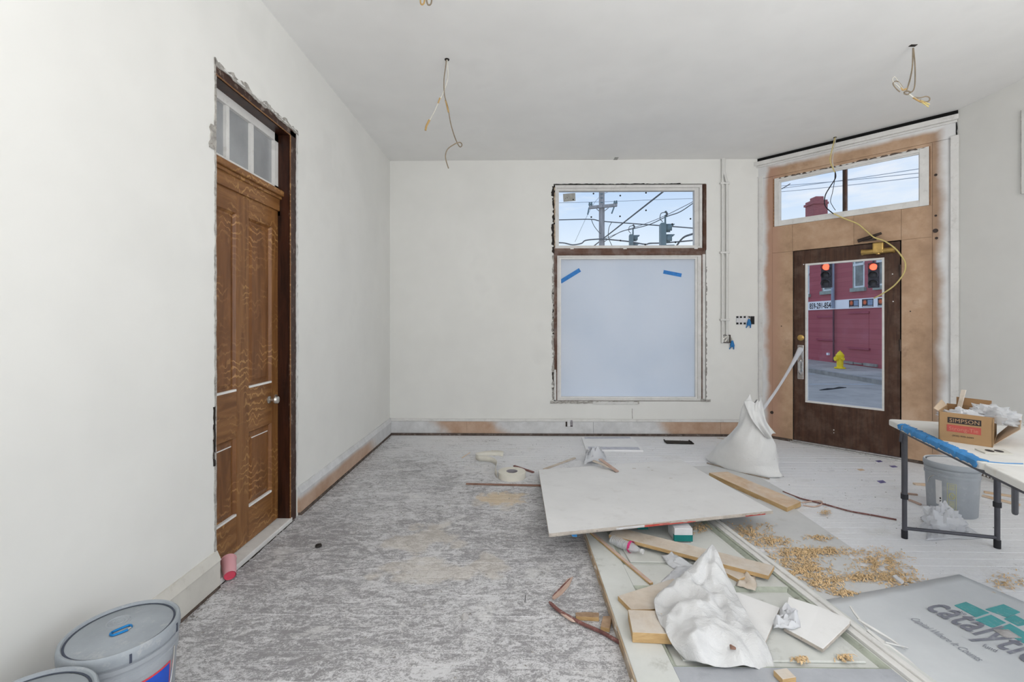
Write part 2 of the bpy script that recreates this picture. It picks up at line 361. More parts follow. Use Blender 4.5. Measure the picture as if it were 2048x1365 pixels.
# ------------------------------------------------------------------ ceiling and walls
ce = tag(MB().box(XL-.2, 4.3, -3.7, 5.7, ZC, ZC+.15).build('ceiling', 'ceiling_paint'), 'flat white painted ceiling with bare wires hanging from it', kind='structure')
DY0, DY1, DZ1 = 2.31, 3.165, 2.668      # left door opening
wlft = struct('wall_left', (XL-.03, 1, 0), 'long off-white plaster wall with the oak door')
m = MB(); m.box(XL-.06, XL, -3.6, DY0, 0, ZC); m.box(XL-.06, XL, DY1, YB, 0, ZC); m.box(XL-.06, XL, DY0, DY1, DZ1, ZC); m.build('plaster', 'wall_paint', wlft)
def ragged(name, par, mat, O, U, V, N, length, w0, w1, th=.004, step=.018, seed=0, duty=1.0):
    """irregular chipped band along U (width along V between w0 +- and w1 +-), a thin relief on the wall"""
    random.seed(seed); m = MB(); n = max(3, int(length/step)); top = []; bot = []
    a = b = 0
    for i in range(n+1):
        a = .6*a+.4*random.uniform(-1, 1); b = .6*b+.4*random.uniform(-1, 1)
        u = length*i/n; lo = w0+a*abs(w1-w0)*.5; hi = w1+b*abs(w1-w0)*.9
        if random.random() > duty: hi = lo+.001
        bot.append(O+U*u+V*lo); top.append(O+U*u+V*hi)
    k = len(top); off = N*th
    m.add(bot+top+[p+off for p in bot]+[p+off*random.uniform(.5, 1.2) for p in top], [f for i in range(k-1) for f in ((2*k+i, 2*k+i+1, 3*k+i+1, 3*k+i), (k+i, k+i+1, 3*k+i+1, 3*k+i), (i, i+1, 2*k+i+1, 2*k+i))])
    return m.build(name, mat, par)
VX, VY, VZ = Vector((1, 0, 0)), Vector((0, 1, 0)), Vector((0, 0, 1))
ragged('plaster_chip', wlft, 'plaster_edge', Vector((XL, DY0, .17)), VZ, -VY, VX, DZ1-.15, -.004, .006, .005, seed=1)
ragged('plaster_chip', wlft, 'plaster_edge', Vector((XL, DY0, 2.22)), VZ, -VY, VX, .12, .0, .035, .006, seed=2)
ragged('plaster_chip', wlft, 'cavity_dark', Vector((XL, DY0-.004, .62)), VZ, -VY, VX, .30, .0, .010, .005, seed=3)
ragged('plaster_chip', wlft, 'plaster_edge', Vector((XL, DY0-.004, .66)), VZ, -VY, VX, .18, .004, .016, .004, seed=33)
ragged('plaster_chip', wlft, 'painted_white', Vector((XL, DY1, .19)), VZ, VY, VX, DZ1-.19, -.012, .008, .006, seed=4)
ragged('plaster_chip', wlft, 'plaster_edge', Vector((XL, DY1+.006, .3)), VZ, VY, VX, DZ1-.3, 0, .006, .003, seed=5, duty=.6)
ragged('plaster_chip', wlft, 'plaster_edge', Vector((XL, DY0-.01, DZ1)), VY, VZ, VX, DY1-DY0+.02, -.022, .012, .01, seed=6)
ragged('plaster_chip', wlft, 'painted_white', Vector((XL, DY0+.05, DZ1-.004)), VY, VZ, VX, DY1-DY0-.05, -.006, .006, .012, seed=7, duty=.6)

WX0, WX1, WZ0, WZ1 = .412, 2.212, .408, 2.985      # rough opening of the shop window
wbk = struct('wall_back', (.6, YB+.1, 0), 'off-white street wall with the shop window')
m = MB(); m.box(XL-.2, WX0, YB, YB+.22, 0, ZC); m.box(WX1, 2.86, YB, YB+.22, 0, ZC); m.box(WX0, WX1, YB, YB+.22, 0, WZ0); m.box(WX0, WX1, YB, YB+.22, WZ1, ZC); m.build('plaster', 'wall_paint', wbk)
NB = -VY
for (x, z, L_, w0, w1, mt, sd, du) in ((WX0, 2.16, .80, -.004, .020, 'cavity_dark', 11, .9), (WX0, .42, 1.72, -.004, .018, 'plaster_edge', 12, .85), (WX0, 1.2, .5, .0, .014, 'cavity_dark', 13, .7), (WX0, .5, .25, .0, .016, 'cavity_dark', 14, .8)):
    ragged('plaster_chip', wbk, mt, Vector((x, YB, z)), VZ, -VX, NB, L_, w0, w1, .005, seed=sd, duty=du)
ragged('plaster_chip', wbk, 'plaster_edge', Vector((WX1, YB, .45)), VZ, VX, NB, 1.55, -.004, .010, .004, seed=15, duty=.7)
ragged('plaster_chip', wbk, 'black_gap', Vector((WX0, YB, WZ1)), VX, VZ, NB, 1.5, -.004, .004, .003, seed=16, duty=.95)
ragged('plaster_chip', wbk, 'plaster_edge', Vector((WX0-.04, YB, WZ0-.006)), VX, VZ, NB, 1.05, -.022, .002, .012, seed=17)
MB().box(WX0+.46, WX0+.99, YB-.02, YB, WZ0-.028, WZ0-.008).build('sill_scrap', 'painted_white', wbk)
MB().box(WX1-.06, WX1-.02, YB-.012, YB, WZ0-.002, WZ0+.03).build('sill_block', 'plaster_edge', wbk)
ragged('plaster_chip', wbk, 'plaster_edge', Vector((WX1-.01, YB, WZ0+.0)), VX, VZ, NB, .06, 0, .02, .01, seed=18)
ragged('paint_streak', wbk, 'plaster_edge', Vector((onz(0, 900).x*0+ony(1264, 830, YB).x, YB, .2)), VZ, VX, NB, .12, 0, .008, .0015, seed=19)

wco = struct('wall_corner', cw(.87, 0, -.09), 'angled corner wall around the street door')
m = MB()
for a in ((-.03, .25, 0, ZC), (1.50, 1.78, 0, ZC), (.25, .412, 0, 2.47), (1.353, 1.50, 0, 2.47), (.412, 1.353, 2.15, 2.47), (.25, 1.50, 3.0, ZC)): m.cbox(*a, -.16, -.02)
m.build('plaster', 'wall_paint', wco)
# hardboard panels, each a piece of its own
for (s0, s1, z0, z1, d1) in ((.10, .205, .02, 3.03, 0), (.207, .413, .02, 2.143, .001), (.207, .411, 2.145, 2.445, .003), (.413, .975, 2.145, 2.445, .001), (.977, 1.352, 2.147, 2.445, .002), (1.354, 1.576, 2.147, 2.445, .001),
                             (.207, .225, 2.447, 3.03, 0), (1.555, 1.576, 2.447, 3.03, 0), (1.354, 1.576, .02, 2.145, .002), (1.578, 1.70, .02, 3.03, 0), (.10, 1.70, 3.032, 3.165, .004), (.225, 1.555, 2.99, 3.03, 0)):
    MB().cbox(s0, s1, z0, z1, -.02, d1).build('panel', 'hardboard', wco)
MB().cbox(.02, .41, 0, .03, -.02, .006).build('base_gap', 'shoe_dark', wco)
MB().cbox(1.355, 1.75, 0, .03, -.02, .006).build('base_gap', 'shoe_dark', wco)
for (s, z, r) in ((1.60, 2.34, .010), (1.605, 2.13, .012), (1.598, 2.20, .02), (1.60, 2.72, .012), (.30, 1.30, .006), (1.42, 1.45, .006), (.20, .30, .018)):
    MB().tube([cw(s, z, -.002), cw(s, z, .0045)], r, 9).build('nail_hole', 'hinge_dark', wco)
tr1 = struct('trim_1', cw(.87, 0, .02), 'white door casing and crown moulding around the street door')
MB().cbox(.012, .055, 0, 3.06, -.02, .012).build('casing_board', 'painted_white', tr1, bevel=.003)
MB().cbox(.058, .102, 0, 3.06, -.02, .006).build('casing_board', 'painted_white', tr1, bevel=.003)
MB().cbox(1.70, 1.757, 0, 3.045, -.02, .028).build('casing_board', 'painted_white', tr1, bevel=.003)
MB().cbox(0.03, 1.735, 3.04, 3.17, -.02, .003).build('frieze_board', 'hardboard', tr1)
MB().cbox(.0, 1.745, 3.165, 3.185, -.02, .022).build('crown_bead', 'painted_white', tr1, bevel=.004)
MB().cbox(-.02, 1.755, 3.185, 3.232, -.02, .042).build('crown_moulding', 'painted_white', tr1, bevel=.004)
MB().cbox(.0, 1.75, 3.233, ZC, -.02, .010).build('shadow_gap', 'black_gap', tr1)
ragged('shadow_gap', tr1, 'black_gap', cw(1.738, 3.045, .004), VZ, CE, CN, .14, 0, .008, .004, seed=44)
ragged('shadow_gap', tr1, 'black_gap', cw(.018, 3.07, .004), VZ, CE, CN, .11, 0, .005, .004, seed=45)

wr_ = struct('wall_right', (XR+.08, 1, 0), 'off-white wall at the far right')
m = MB(); m.box(XR, XR+.16, -3.6, -2.75, 0, ZC); m.box(XR, XR+.16, 1.55, C1.y+.02, 0, ZC); m.box(XR, XR+.16, -2.75, 1.55, 0, .6); m.box(XR, XR+.16, -2.75, 1.55, 2.9, ZC); m.build('plaster', 'wall_paint', wr_)
yq = onx(2048, 300, XR).y
MB().box(XR-.02, XR, yq-.9, yq, 2.36, 3.02).build('sheet_panel', 'wall_paint', wr_)
MB().box(XR-.022, XR-.001, yq, yq+.004, 2.36, 3.02).build('panel_gap', 'plaster_edge', wr_)
wre = struct('wall_rear', (1.2, -3.6, 0), 'white rear wall with large window opening')
m = MB(); m.box(XL-.06, -1.25, -3.7, -3.6, 0, ZC); m.box(3.45, 4.15, -3.7, -3.6, 0, ZC); m.box(-1.25, 3.45, -3.7, -3.6, 0, .7); m.box(-1.25, 3.45, -3.7, -3.6, 3.08, ZC); m.build('plaster', 'wall_paint', wre)

# baseboards
bb = struct('baseboard_back', (.6, YB-.01, 0), 'back wall baseboard, tan with patches of sprayed white paint')
xs = [XL, -.62, -.1, ony(1186, 840, YB).x, ony(1440, 840, YB).x, 2.80]
for a, c in zip(xs[:-1], xs[1:]): MB().box(a+.001, c-.001, YB-.018, YB, .025, .165).build('board', 'baseboard_back_paint', bb)
MB().box(XL, 2.79, YB-.026, YB, .166, .196).build('cap_moulding', 'painted_white', bb, bevel=.006)
MB().box(XL, 2.78, YB-.034, YB-.018, 0, .026).build('shoe_moulding', 'shoe_dark', bb)
bl = struct('baseboard_left', (XL, 3.9, 0), 'left wall baseboard beyond the oak door, tan under white spray')
MB().box(XL, XL+.02, DY1+.012, YB, .022, .155).build('board', 'baseboard_left_paint', bl)
MB().hexa([(XL, DY1+.012, .155), (XL+.026, DY1+.012, .155), (XL+.026, YB, .155), (XL, YB, .155), (XL, DY1+.012, .20), (XL+.008, DY1+.012, .20), (XL+.008, YB, .20), (XL, YB, .20)]).build('cap_moulding', 'baseboard_left_paint', bl)
MB().box(XL, XL+.026, DY1+.02, YB, 0, .020).build('shoe_moulding', 'shoe_dark', bl)
bn = struct('baseboard_near', (XL, 0, 0), 'cream baseboard on the near side of the oak door'); bn.name = 'baseboard_left'
MB().box(XL, XL+.024, -3.6, DY0+.006, .012, .14).build('board', 'baseboard_cream', bn, bevel=.003)
MB().hexa([(XL, -3.6, .14), (XL+.028, -3.6, .14), (XL+.028, DY0+.006, .14), (XL, DY0+.006, .14), (XL, -3.6, .185), (XL+.008, -3.6, .185), (XL+.008, DY0+.006, .185), (XL, DY0+.006, .185)]).build('cap_moulding', 'baseboard_cream', bn)
MB().box(XL, XL+.028, -3.6, DY0, 0, .012).build('floor_gap', 'shoe_dark', bn)

br_ = struct('baseboard_right', (XR, 3, 0), 'white baseboard with a dark slotted register at the foot of the right wall')
MB().box(XR-.02, XR, 1.55, C1.y-.03, 0, .17).build('board', 'painted_white', br_, bevel=.002)
MB().box(XR-.028, XR, 1.55, C1.y-.03, .17, .195).build('cap_moulding', 'painted_white', br_, bevel=.005)
rg = MB().box(XR-.024, XR-.019, 2.7, 4.0, .03, .11).build('register', 'shoe_dark', br_)
for i in range(44): MB().box(XR-.029, XR-.023, 2.72+i*.029, 2.72+i*.029+.012, .035, .105).build('slat', 'painted_white', rg)
# ------------------------------------------------------------------ oak door with transom in the left wall
XD = -1.618
d1 = struct('door_1', (XD, 2.7, 0), 'varnished oak panel door with white transom in the left wall')
jb = MB().box(XL-.16, XL-.004, 3.063, DY1+.03, 0, 2.66).build('jamb', 'dark_frame', d1)
MB().box(XL-.004, XL+.006, 3.066, 3.140, 0, 2.64).build('jamb_edge', 'dark_frame_edge', jb)
MB().tube([(XL+.006, 3.066, 0), (XL+.006, 3.066, 2.60)], .004, 6).build('bead', 'oak_vertical', jb)
hd = MB().box(XL-.16, XL-.004, DY0-.06, DY1, 2.602, 2.68).build('head', 'dark_frame', d1)
MB().box(XL-.004, XL+.006, DY0, DY1-.02, 2.610, 2.652).build('head_edge', 'dark_frame_edge', hd)
MB().tube([(XL+.004, DY0, 2.606), (XL+.004, 3.066, 2.606)], .004, 6).build('bead', 'oak_horizontal', hd)
MB().box(XL-.16, XL-.065, 2.2, 2.276, 0, 2.66).build('jamb', 'dark_frame', d1)
MB().box(XD-.05, XL+.012, DY0+.005, 3.085, 0, .03).build('threshold', 'painted_white', d1, bevel=.004)
ragged('floor_crack', d1, 'cavity_dark', Vector((XL+.012, DY0, .001)), VY, VX, VZ, .8, 0, .008, .001, seed=50, duty=.85)
# leaf
YE = [2.278, 2.355, 2.612, 2.731, 2.987, 3.063]; ZE = [.034, .239, .689, .954, 1.972, 2.092]
lf = MB().box(XD-.040, XD-.030, YE[0], YE[5], ZE[0], ZE[5]).build('leaf', 'oak_panel', d1)
for a, c in ((0, 1), (2, 3), (4, 5)): MB().box(XD-.03, XD, YE[a], YE[c], ZE[0], ZE[5]).build('stile', 'oak_vertical', lf, bevel=.002)
for a, c in ((0, 1), (2, 3), (4, 5)):
    for p, q in ((1, 2), (3, 4)): MB().box(XD-.03, XD-.0004, YE[p], YE[q], ZE[a], ZE[c]).build('rail', 'oak_horizontal', lf)
for p, q in ((1, 2), (3, 4)):
    for a, c in ((1, 2), (3, 4)):
        y0, y1, z0, z1 = YE[p], YE[q], ZE[a], ZE[c]; i1, i2 = .022, .045
        pm = MB(); xa, xb, xc = XD-.003, XD-.017, XD-.008
        R = lambda i, x: [(x, y0+i, z0+i), (x, y1-i, z0+i), (x, y1-i, z1-i), (x, y0+i, z1-i)]
        pm.add(R(0, xa)+R(.012, xb), [(k, (k+1) % 4, 4+(k+1) % 4, 4+k) for k in range(4)])
        pm.build('panel_moulding', 'oak_panel', lf)
        pm = MB(); pm.add(R(.012, xb)+R(i1, xb)+R(i2, xc), [(k, (k+1) % 4, 4+(k+1) % 4, 4+k) for k in range(4)]+[(4+k, 4+(k+1) % 4, 8+(k+1) % 4, 8+k) for k in range(4)]+[(8, 9, 10, 11)])
        pm.build('panel', 'oak_panel', lf)
        MB().box(XD-.016, XD+.001, y0+.003, y1-.003, z0-.002, z0+.010).build('dust_line', 'dust_ledge', lf)
        if a == 1: MB().box(XD-.016, XD-.006, y0+.04, y1-.04, z1-.046, z1-.041).build('dust_line', 'dust_ledge', lf)
kb = MB().lathe((XD, 2.952, .845), [(0, 0), (.024, 0), (.024, .004), (.009, .008), (.009, .03), (.022, .036), (.027, .048), (.022, .060), (0, .064)], 20, VX).build('knob', 'nickel', d1, True)
MB().lathe((XD, 3.03, .855), [(0, 0), (.013, 0), (.013, .006), (0, .008)], 14, VX).build('keyhole_plate', 'nickel', d1, True)
# transom bar and sash
tb = MB().box(XD-.04, XD+.012, 2.2, 3.085, 2.092, 2.175).build('transom_bar', 'oak_horizontal', d1)
MB().box(XD-.04, XD+.026, 2.2, 3.09, 2.168, 2.188).build('moulding', 'oak_horizontal', tb, bevel=.004)
MB().box(XD-.04, XD+.042, 2.2, 3.10, 2.188, 2.226).build('moulding', 'oak_horizontal', tb, bevel=.006)
MB().box(XD-.03, XD+.014, 3.063, 3.095, 2.06, 2.10).build('moulding', 'oak_horizontal', tb)
tz0, tz1 = 2.228, 2.602
ts = MB().box(XD-.035, XD+.002, 2.278, 3.063, tz0, tz0+.028).build('transom_sash', 'painted_white', d1)
MB().box(XD-.035, XD+.002, 2.278, 3.063, tz1-.05, tz1).build('sash_rail', 'painted_white', ts)
MB().box(XD-.035, XD+.002, 3.02, 3.063, tz0, tz1).build('sash_stile', 'painted_white', ts)
MB().box(XD-.035, XD+.002, 2.278, 2.31, tz0, tz1).build('sash_stile', 'painted_white', ts)
ym = [onx(456.5, 300, XD).y, onx(505.5, 300, XD).y]; yy = [2.31, *ym, 3.02]
for v in ym: MB().box(XD-.03, XD-.002, v-.014, v+.014, tz0+.028, tz1-.05).build('mullion', 'painted_white', ts)
for a, c in zip(yy[:-1], yy[1:]): MB().box(XD-.026, XD-.020, a, c, tz0+.02, tz1-.04).build('pane', 'pane_frosted', ts)

# ------------------------------------------------------------------ shop window in the back wall
w1 = struct('window_1', (1.3, YB+.05, WZ0), 'shop window with clear transom above a large frosted lower pane')
def ringY(name, mat, par, x0, x1, z0, z1, l, r, b, t, y0, y1, bev=.0):
    """a frame ring made of four members in one plane"""
    fr = None
    for nm, a in (('stile', (x0, x0+l, z0, z1)), ('stile', (x1-r, x1, z0, z1)), ('rail', (x0+l, x1-r, z0, z0+b)), ('rail', (x0+l, x1-r, z1-t, z1))):
        o = MB().box(a[0], a[1], y0, y1, a[2], a[3]).build(name if fr is None else nm, mat, par if fr is None else fr, bevel=bev); fr = fr or o
    return fr
MB().box(WX0, .432, YB+.03, YB+.2, WZ0, WZ1).build('cavity', 'cavity_dark', w1)
MB().box(2.168, WX1, YB+.03, YB+.2, WZ0, WZ1).build('cavity', 'window_brown_vertical', w1)
for zz in [2.2+.055*i for i in range(14)]: MB().box(WX0, .430, YB+.012, YB+.05, zz, zz+.036).build('lath', 'lath', w1)
for zz in (2.24, 2.62): MB().box(.418, .432, YB-.002, YB+.04, zz, zz+.26).build('side_strip', 'lath', w1)
MB().box(2.182, 2.196, YB+.0, YB+.05, 2.19, 2.98).build('side_strip', 'window_brown_vertical', w1)
MB().box(2.200, 2.214, YB-.006, YB+.05, 2.2, 2.975).build('side_strip', 'window_brown_vertical', w1)
MB().box(2.170, 2.206, YB+.004, YB+.05, .42, 2.15).build('side_strip', 'painted_white', w1)
MB().box(.414, .444, YB+.002, YB+.06, .75, 2.15).build('side_strip', 'window_brown_vertical', w1)
MB().box(.414, .440, YB-.004, YB+.06, .42, .78).build('side_strip', 'painted_white', w1)
us = ringY('upper_frame', 'painted_white', w1, .430, 2.168, 2.224, 2.975, .022, .030, .024, .032, YB+.004, YB+.10)
ringY('upper_sash', 'painted_white', w1, .452, 2.138, 2.248, 2.943, .024, .05, .012, .030, YB+.028, YB+.09)
MB().box(.47, 2.09, YB+.055, YB+.061, 2.25, 2.915).build('pane', 'clear_glass', w1)
mb_ = MB().box(.418, 2.180, YB+.0, YB+.10, 2.150, 2.224).build('crossbar', 'window_brown', w1, bevel=.004)
for (px, py) in ((1144, 499), (1250, 499), (1392, 498)): MB().box(*(lambda p: (p.x-.02, p.x+.02, YB-.003, YB+.002, 2.212, 2.226))(ony(px, py, YB))).build('paint_fleck', 'dust_ledge', mb_)
ls = ringY('lower_frame', 'painted_white', w1, .440, 2.172, .410, 2.150, .040, .055, .030, .032, YB+.004, YB+.10)
ringY('lower_bead', 'dust_ledge', w1, .480, 2.117, .440, 2.118, .022, .022, .016, .020, YB+.022, YB+.08)
ringY('brown_edge', 'window_brown', ls, .444, 2.168, .413, 2.150, .010, .010, .002, .012, YB-.003, YB+.006)
MB().box(.495, 2.10, YB+.052, YB+.058, .45, 2.105).build('frosted_pane', 'frosted_film', w1)
yt = YB+.048
for (p, q, hw) in (((1121, 564), (1160, 540), .024), ((1327, 544), (1363, 551), .022)):
    a, c = ony(*p, yt), ony(*q, yt); u = (c-a).normalized(); v = Vector((-u.z, 0, u.x))*hw
    MB().hexa([a-v+VY*.003, c-v+VY*.003, c-v, a-v, a+v+VY*.003, c+v+VY*.003, c+v, a+v]).build('tape_strip', 'blue_tape', w1)
a = [ony(px, py, YB+.052) for px, py in ((1126, 388), (1150.5, 386), (1151, 402), (1127, 404))]
st = MB().add(a+[p+VY*.003 for p in a], [(0, 1, 2, 3), (7, 6, 5, 4), (0, 4, 5, 1), (1, 5, 6, 2), (2, 6, 7, 3), (3, 7, 4, 0)]).build('sticker', 'grey_sticker', w1)
for (px, py, r) in ((1146.5, 399.5, .010), (1131, 397, .004), (1134.5, 396, .005)): MB().cyl(ony(px, py, YB+.0505), ony(px, py, YB+.053), r, 6).build('sticker_mark', 'black_mark', st)
for (px, py) in ((1187, 387.5), (1240.5, 391.5), (1292, 386), (1292, 421), (1182.5, 434.5), (1240, 433), (1381, 438), (1344.5, 448.5), (1241, 481.5), (1290.5, 489.5), (1351, 485)):
    MB().cyl(ony(px, py, YB+.050), ony(px, py, YB+.0545), .0105, 8).build('glass_dot', 'black_mark', w1)

# ------------------------------------------------------------------ street door and its transom in the corner wall
d2 = struct('door_2', cw(.88, 0, -.03), 'brown wooden street door with one tall glass pane')
for (s0, s1) in ((.424, .536), (1.222, 1.342)): MB().cbox(s0, s1, .028, 2.138, -.05, -.008).build('stile', 'street_door', d2, bevel=.002)
MB().cbox(.536, 1.222, 1.990, 2.138, -.05, -.0085).build('rail', 'street_door', d2)
MB().cbox(.536, 1.222, .028, .462, -.05, -.0085).build('rail', 'street_door', d2)
gb = None
for (s0, s1, z0, z1) in ((.536, .554, .462, 1.990), (1.204, 1.222, .462, 1.990), (.554, 1.204, .462, .480), (.554, 1.204, 1.972, 1.990)):
    MB().cbox(s0, s1, z0, z1, -.045, -.004).build('glazing_bead', 'painted_white', d2)
MB().cbox(.545, 1.215, .47, 1.98, -.032, -.027).build('pane', 'door_glass', d2)
for (s0, s1, z0, z1) in ((.414, .424, .02, 2.148), (1.342, 1.352, .02, 2.148), (.414, 1.352, 2.138, 2.148)): MB().cbox(s0, s1, z0, z1, -.05, -.022).build('door_gap', 'black_gap', d2)
MB().cbox(.40, 1.36, 0, .012, -.06, .055).build('sill', 'aluminium', d2, bevel=.003)
MB().cbox(.40, 1.36, .012, .024, -.03, .0).build('sill_ridge', 'aluminium', d2, bevel=.003)
MB().cbox(.40, 1.36, .012, .017, .03, .045).build('sill_ridge', 'aluminium', d2)
MB().lathe(cw(.492, 1.172, -.008), [(0, 0), (.033, 0), (.033, .006), (.024, .010), (.022, .012), (.012, .013), (.012, .018), (0, .018)], 20, CN).build('deadbolt', 'brass', d2, True)
hp = MB().cbox(.462, .522, .712, 1.092, -.008, .002).build('handle_plate', 'chrome', d2, bevel=.004)
MB().lathe(cw(.492, 1.03, .002), [(0, 0), (.020, 0), (.020, .005), (.010, .008), (0, .008)], 16, CN).build('cylinder_lock', 'nickel', hp, True)
MB().tube(spl([cw(.492, .92, .002), cw(.492, .91, .035), cw(.492, .86, .045), cw(.492, .80, .04), cw(.492, .765, .002)], 5), [.008]*5+[.011]*11+[.008]*5, 8).build('pull_grip', 'chrome', hp, True)
MB().tube(spl([cw(.475, .905, .004), cw(.492, .915, .03), cw(.512, .905, .03)], 4), .006, 6).build('thumb_latch', 'chrome', hp, True)
for z in (1.85, 1.12, .33): MB().tube([cw(1.343, z-.055, -.004), cw(1.343, z+.055, -.004)], .009, 8).build('hinge', 'hinge_dark', d2, True)
cl = MB().cbox(1.135, 1.225, 2.03, 2.14, -.008, .055).build('closer', 'brass', d2, bevel=.012)
MB().tube([cw(1.055, 2.055, .03), cw(1.30, 2.055, .03)], [.026, .026], 12).build('closer_tube', 'brass', cl, True)
for s0, s1 in ((1.045, 1.06), (1.295, 1.31)): MB().tube([cw(s0, 2.055, .03), cw(s1, 2.055, .03)], .030, 12).build('closer_cap', 'brass', cl, True)
MB().lathe(cw(1.18, 2.02, .03), [(0, 0), (.02, .002), (.02, .02)], 10).build('closer_screw', 'brass', cl)
MB().tube([cw(1.02, 2.175, .04), cw(1.10, 2.19, .06), cw(1.21, 2.225, .06)], [.018, .02, .012], 8).build('closer_arm', 'hinge_dark', cl, True)
MB().frame(cw(1.06, 2.16, .05), CE, VZ, CN, 0, .11, 0, .022, 0, .012).build('closer_foot', 'hinge_dark', cl)
for (s, z, r) in ((.52, 1.985, .006), (1.285, 1.82, .006), (1.29, 1.55, .006), (.80, .20, .006), (.80, .17, .004)): MB().tube([cw(s, z, -.009), cw(s, z, -.006)], r, 6).build('paint_fleck', 'dust_ledge', d2)
w2 = struct('window_2', cw(.88, 2.44, -.02), 'white framed transom window above the street door')
def ringC(par, mat, s0, s1, z0, z1, l, r, b, t, d0, d1, bev=0):
    for nm, a in (('stile', (s0, s0+l, z0, z1)), ('stile', (s1-r, s1, z0, z1)), ('rail', (s0+l, s1-r, z0, z0+b)), ('rail', (s0+l, s1-r, z1-t, z1))): MB().cbox(*a, d0, d1).build(nm, mat, par, bevel=bev)
ringC(w2, 'painted_white', .226, 1.554, 2.447, 3.0, .046, .068, .053, .040, -.03, .004, .002)
ringC(w2, 'dust_ledge', .270, 1.488, 2.498, 2.962, .010, .010, .012, .012, -.035, -.012)
MB().cbox(.272, 1.486, 2.50, 2.96, -.028, -.024).build('pane', 'clear_glass', w2)
MB().cbox(.872, .886, 2.50, 2.965, -.085, -.03).build('mullion', 'hinge_dark', w2)
MB().cbox(.886, .906, 2.50, 2.965, -.085, -.045).build('mullion', 'window_brown_vertical', w2)
MB().cbox(.216, .226, 2.445, 3.0, -.03, .003).build('sash_gap', 'oak_panel', w2)
MB().cbox(1.554, 1.562, 2.445, 3.0, -.03, .003).build('sash_gap', 'oak_panel', w2)
ragged('paint_chip', w2, 'shoe_dark', cw(.25, 3.0, .004), CE, VZ, CN, 1.28, -.012, .004, .001, seed=61, duty=.5)

# ------------------------------------------------------------------ the street outside
plain('asphalt', (.44, .39, .335), .85, .18, 1.2, .1, dirt=(.10, .10, .10, .3), bscale=30)
plain('concrete', (.47, .425, .37), .9, .25, 1.1, .1, dirt=(.16, .15, .14, .4))
plain('kerb_stone', (.34, .32, .29), .9, .3, 3, .1)
plain('road_paint', (.50, .50, .50), .8, .2, 4)
g = G('red_brick', .75, .25); br = g.n('ShaderNodeTexBrick'); g.L(g.map((1, 1, 1), (math.pi/2, 0, math.pi/2)), br.inputs['Vector'])
for nm, v in (('Color1', (.40, .098, .118, 1)), ('Color2', (.44, .115, .135, 1)), ('Mortar', (.33, .085, .10, 1))): br.inputs[nm].default_value = v
br.inputs['Scale'].default_value = 1.0; br.inputs['Mortar Size'].default_value = .008; br.inputs['Brick Width'].default_value = .21; br.inputs['Row Height'].default_value = .072
g.col(g.mix(g.math('MULTIPLY', g.sstep(g.noise(.9, 6, .7), .5, .72), .35), br.outputs['Color'], (.50, .18, .23)))
plain('brick_infill', (.36, .08, .115), .8, .15, 6)
plain('green_grey_stone', (.34, .38, .34), .8, .2, 5)
plain('sash_white', (.75, .8, .8), .5, .1, 5)
plain('dark_glass', (.14, .18, .19), .08, .5, 3, 0, .5)
plain('sign_white', (.92, .92, .94), .6, .04, 2); plain('sign_ink', (.035, .03, .04), .6, .2, 4)
plain('sign_orange', (.75, .16, .06), .6, .2, 9); plain('sign_blue', (.26, .35, .50), .6, .3, 20)
plain('downspout', (.30, .35, .44), .5, .2, 3); plain('downspout_low', (.13, .055, .075), .6, .2, 3)
plain('hydrant_yellow', (.92, .68, .02), .45, .1, 6)
plain('signal_black', (.05, .045, .055), .5, .3, 6); plain('signal_green', (.17, .24, .26), .5, .2, 6); plain('signal_lens_off', (.06, .055, .06), .2, .3, 8, 0, .5)
emis('signal_red', (1, .10, .05), 2.6)
wood('utility_pole', (.26, .25, .25), (.48, .46, .46), (5, 5, .4), .9)
plain('wire_grey', (.16, .17, .18), .7, .2, 4); plain('wire_faint', (.35, .40, .46), .7, .1, 4)
wood('chimney_brick', (.26, .09, .10), (.46, .17, .17), (1.5, 1.5, 9), .9)
XF, XK = 14.66, 12.2
rd = tag(MB().box(-40, XK, 5.9, 90, -1.0, -.75).build('road', 'asphalt'), 'grey asphalt street seen through the door glass', kind='structure')
a, c = onx(1617, 759, 9.5), onx(1765, 766, 9.5)
MB().box(5.2, XK-.3, 15.55, 15.68, -.752, -.746).build('road_line', 'road_paint', rd)
MB().box(5.2, XK-.3, 18.6, 18.72, -.752, -.746).build('road_line', 'road_paint', rd)
MB().tube([(x, 14.2+.5*(x-9.2)+.02*math.sin(x*7), -.748) for x in (9.2, 9.5, 9.8, 10.1, 10.4)], [.015, .05, .03, .05, .015], 6).build('road_crack', 'black_mark', rd)
sw = tag(MB().hexa([(XK, 5, -1.0), (XF+8, 5, -1.0), (XF+8, 70, -1.0), (XK, 70, -1.0), (XK, 5, -.61), (XF+8, 5, -.36), (XF+8, 70, -.36), (XK, 70, -.61)]).build('sidewalk', 'concrete'), 'concrete sidewalk in front of the red brick building', kind='structure')
MB().box(XK-.14, XK+.02, 5, 70, -.95, -.600).build('kerb', 'kerb_stone', sw)
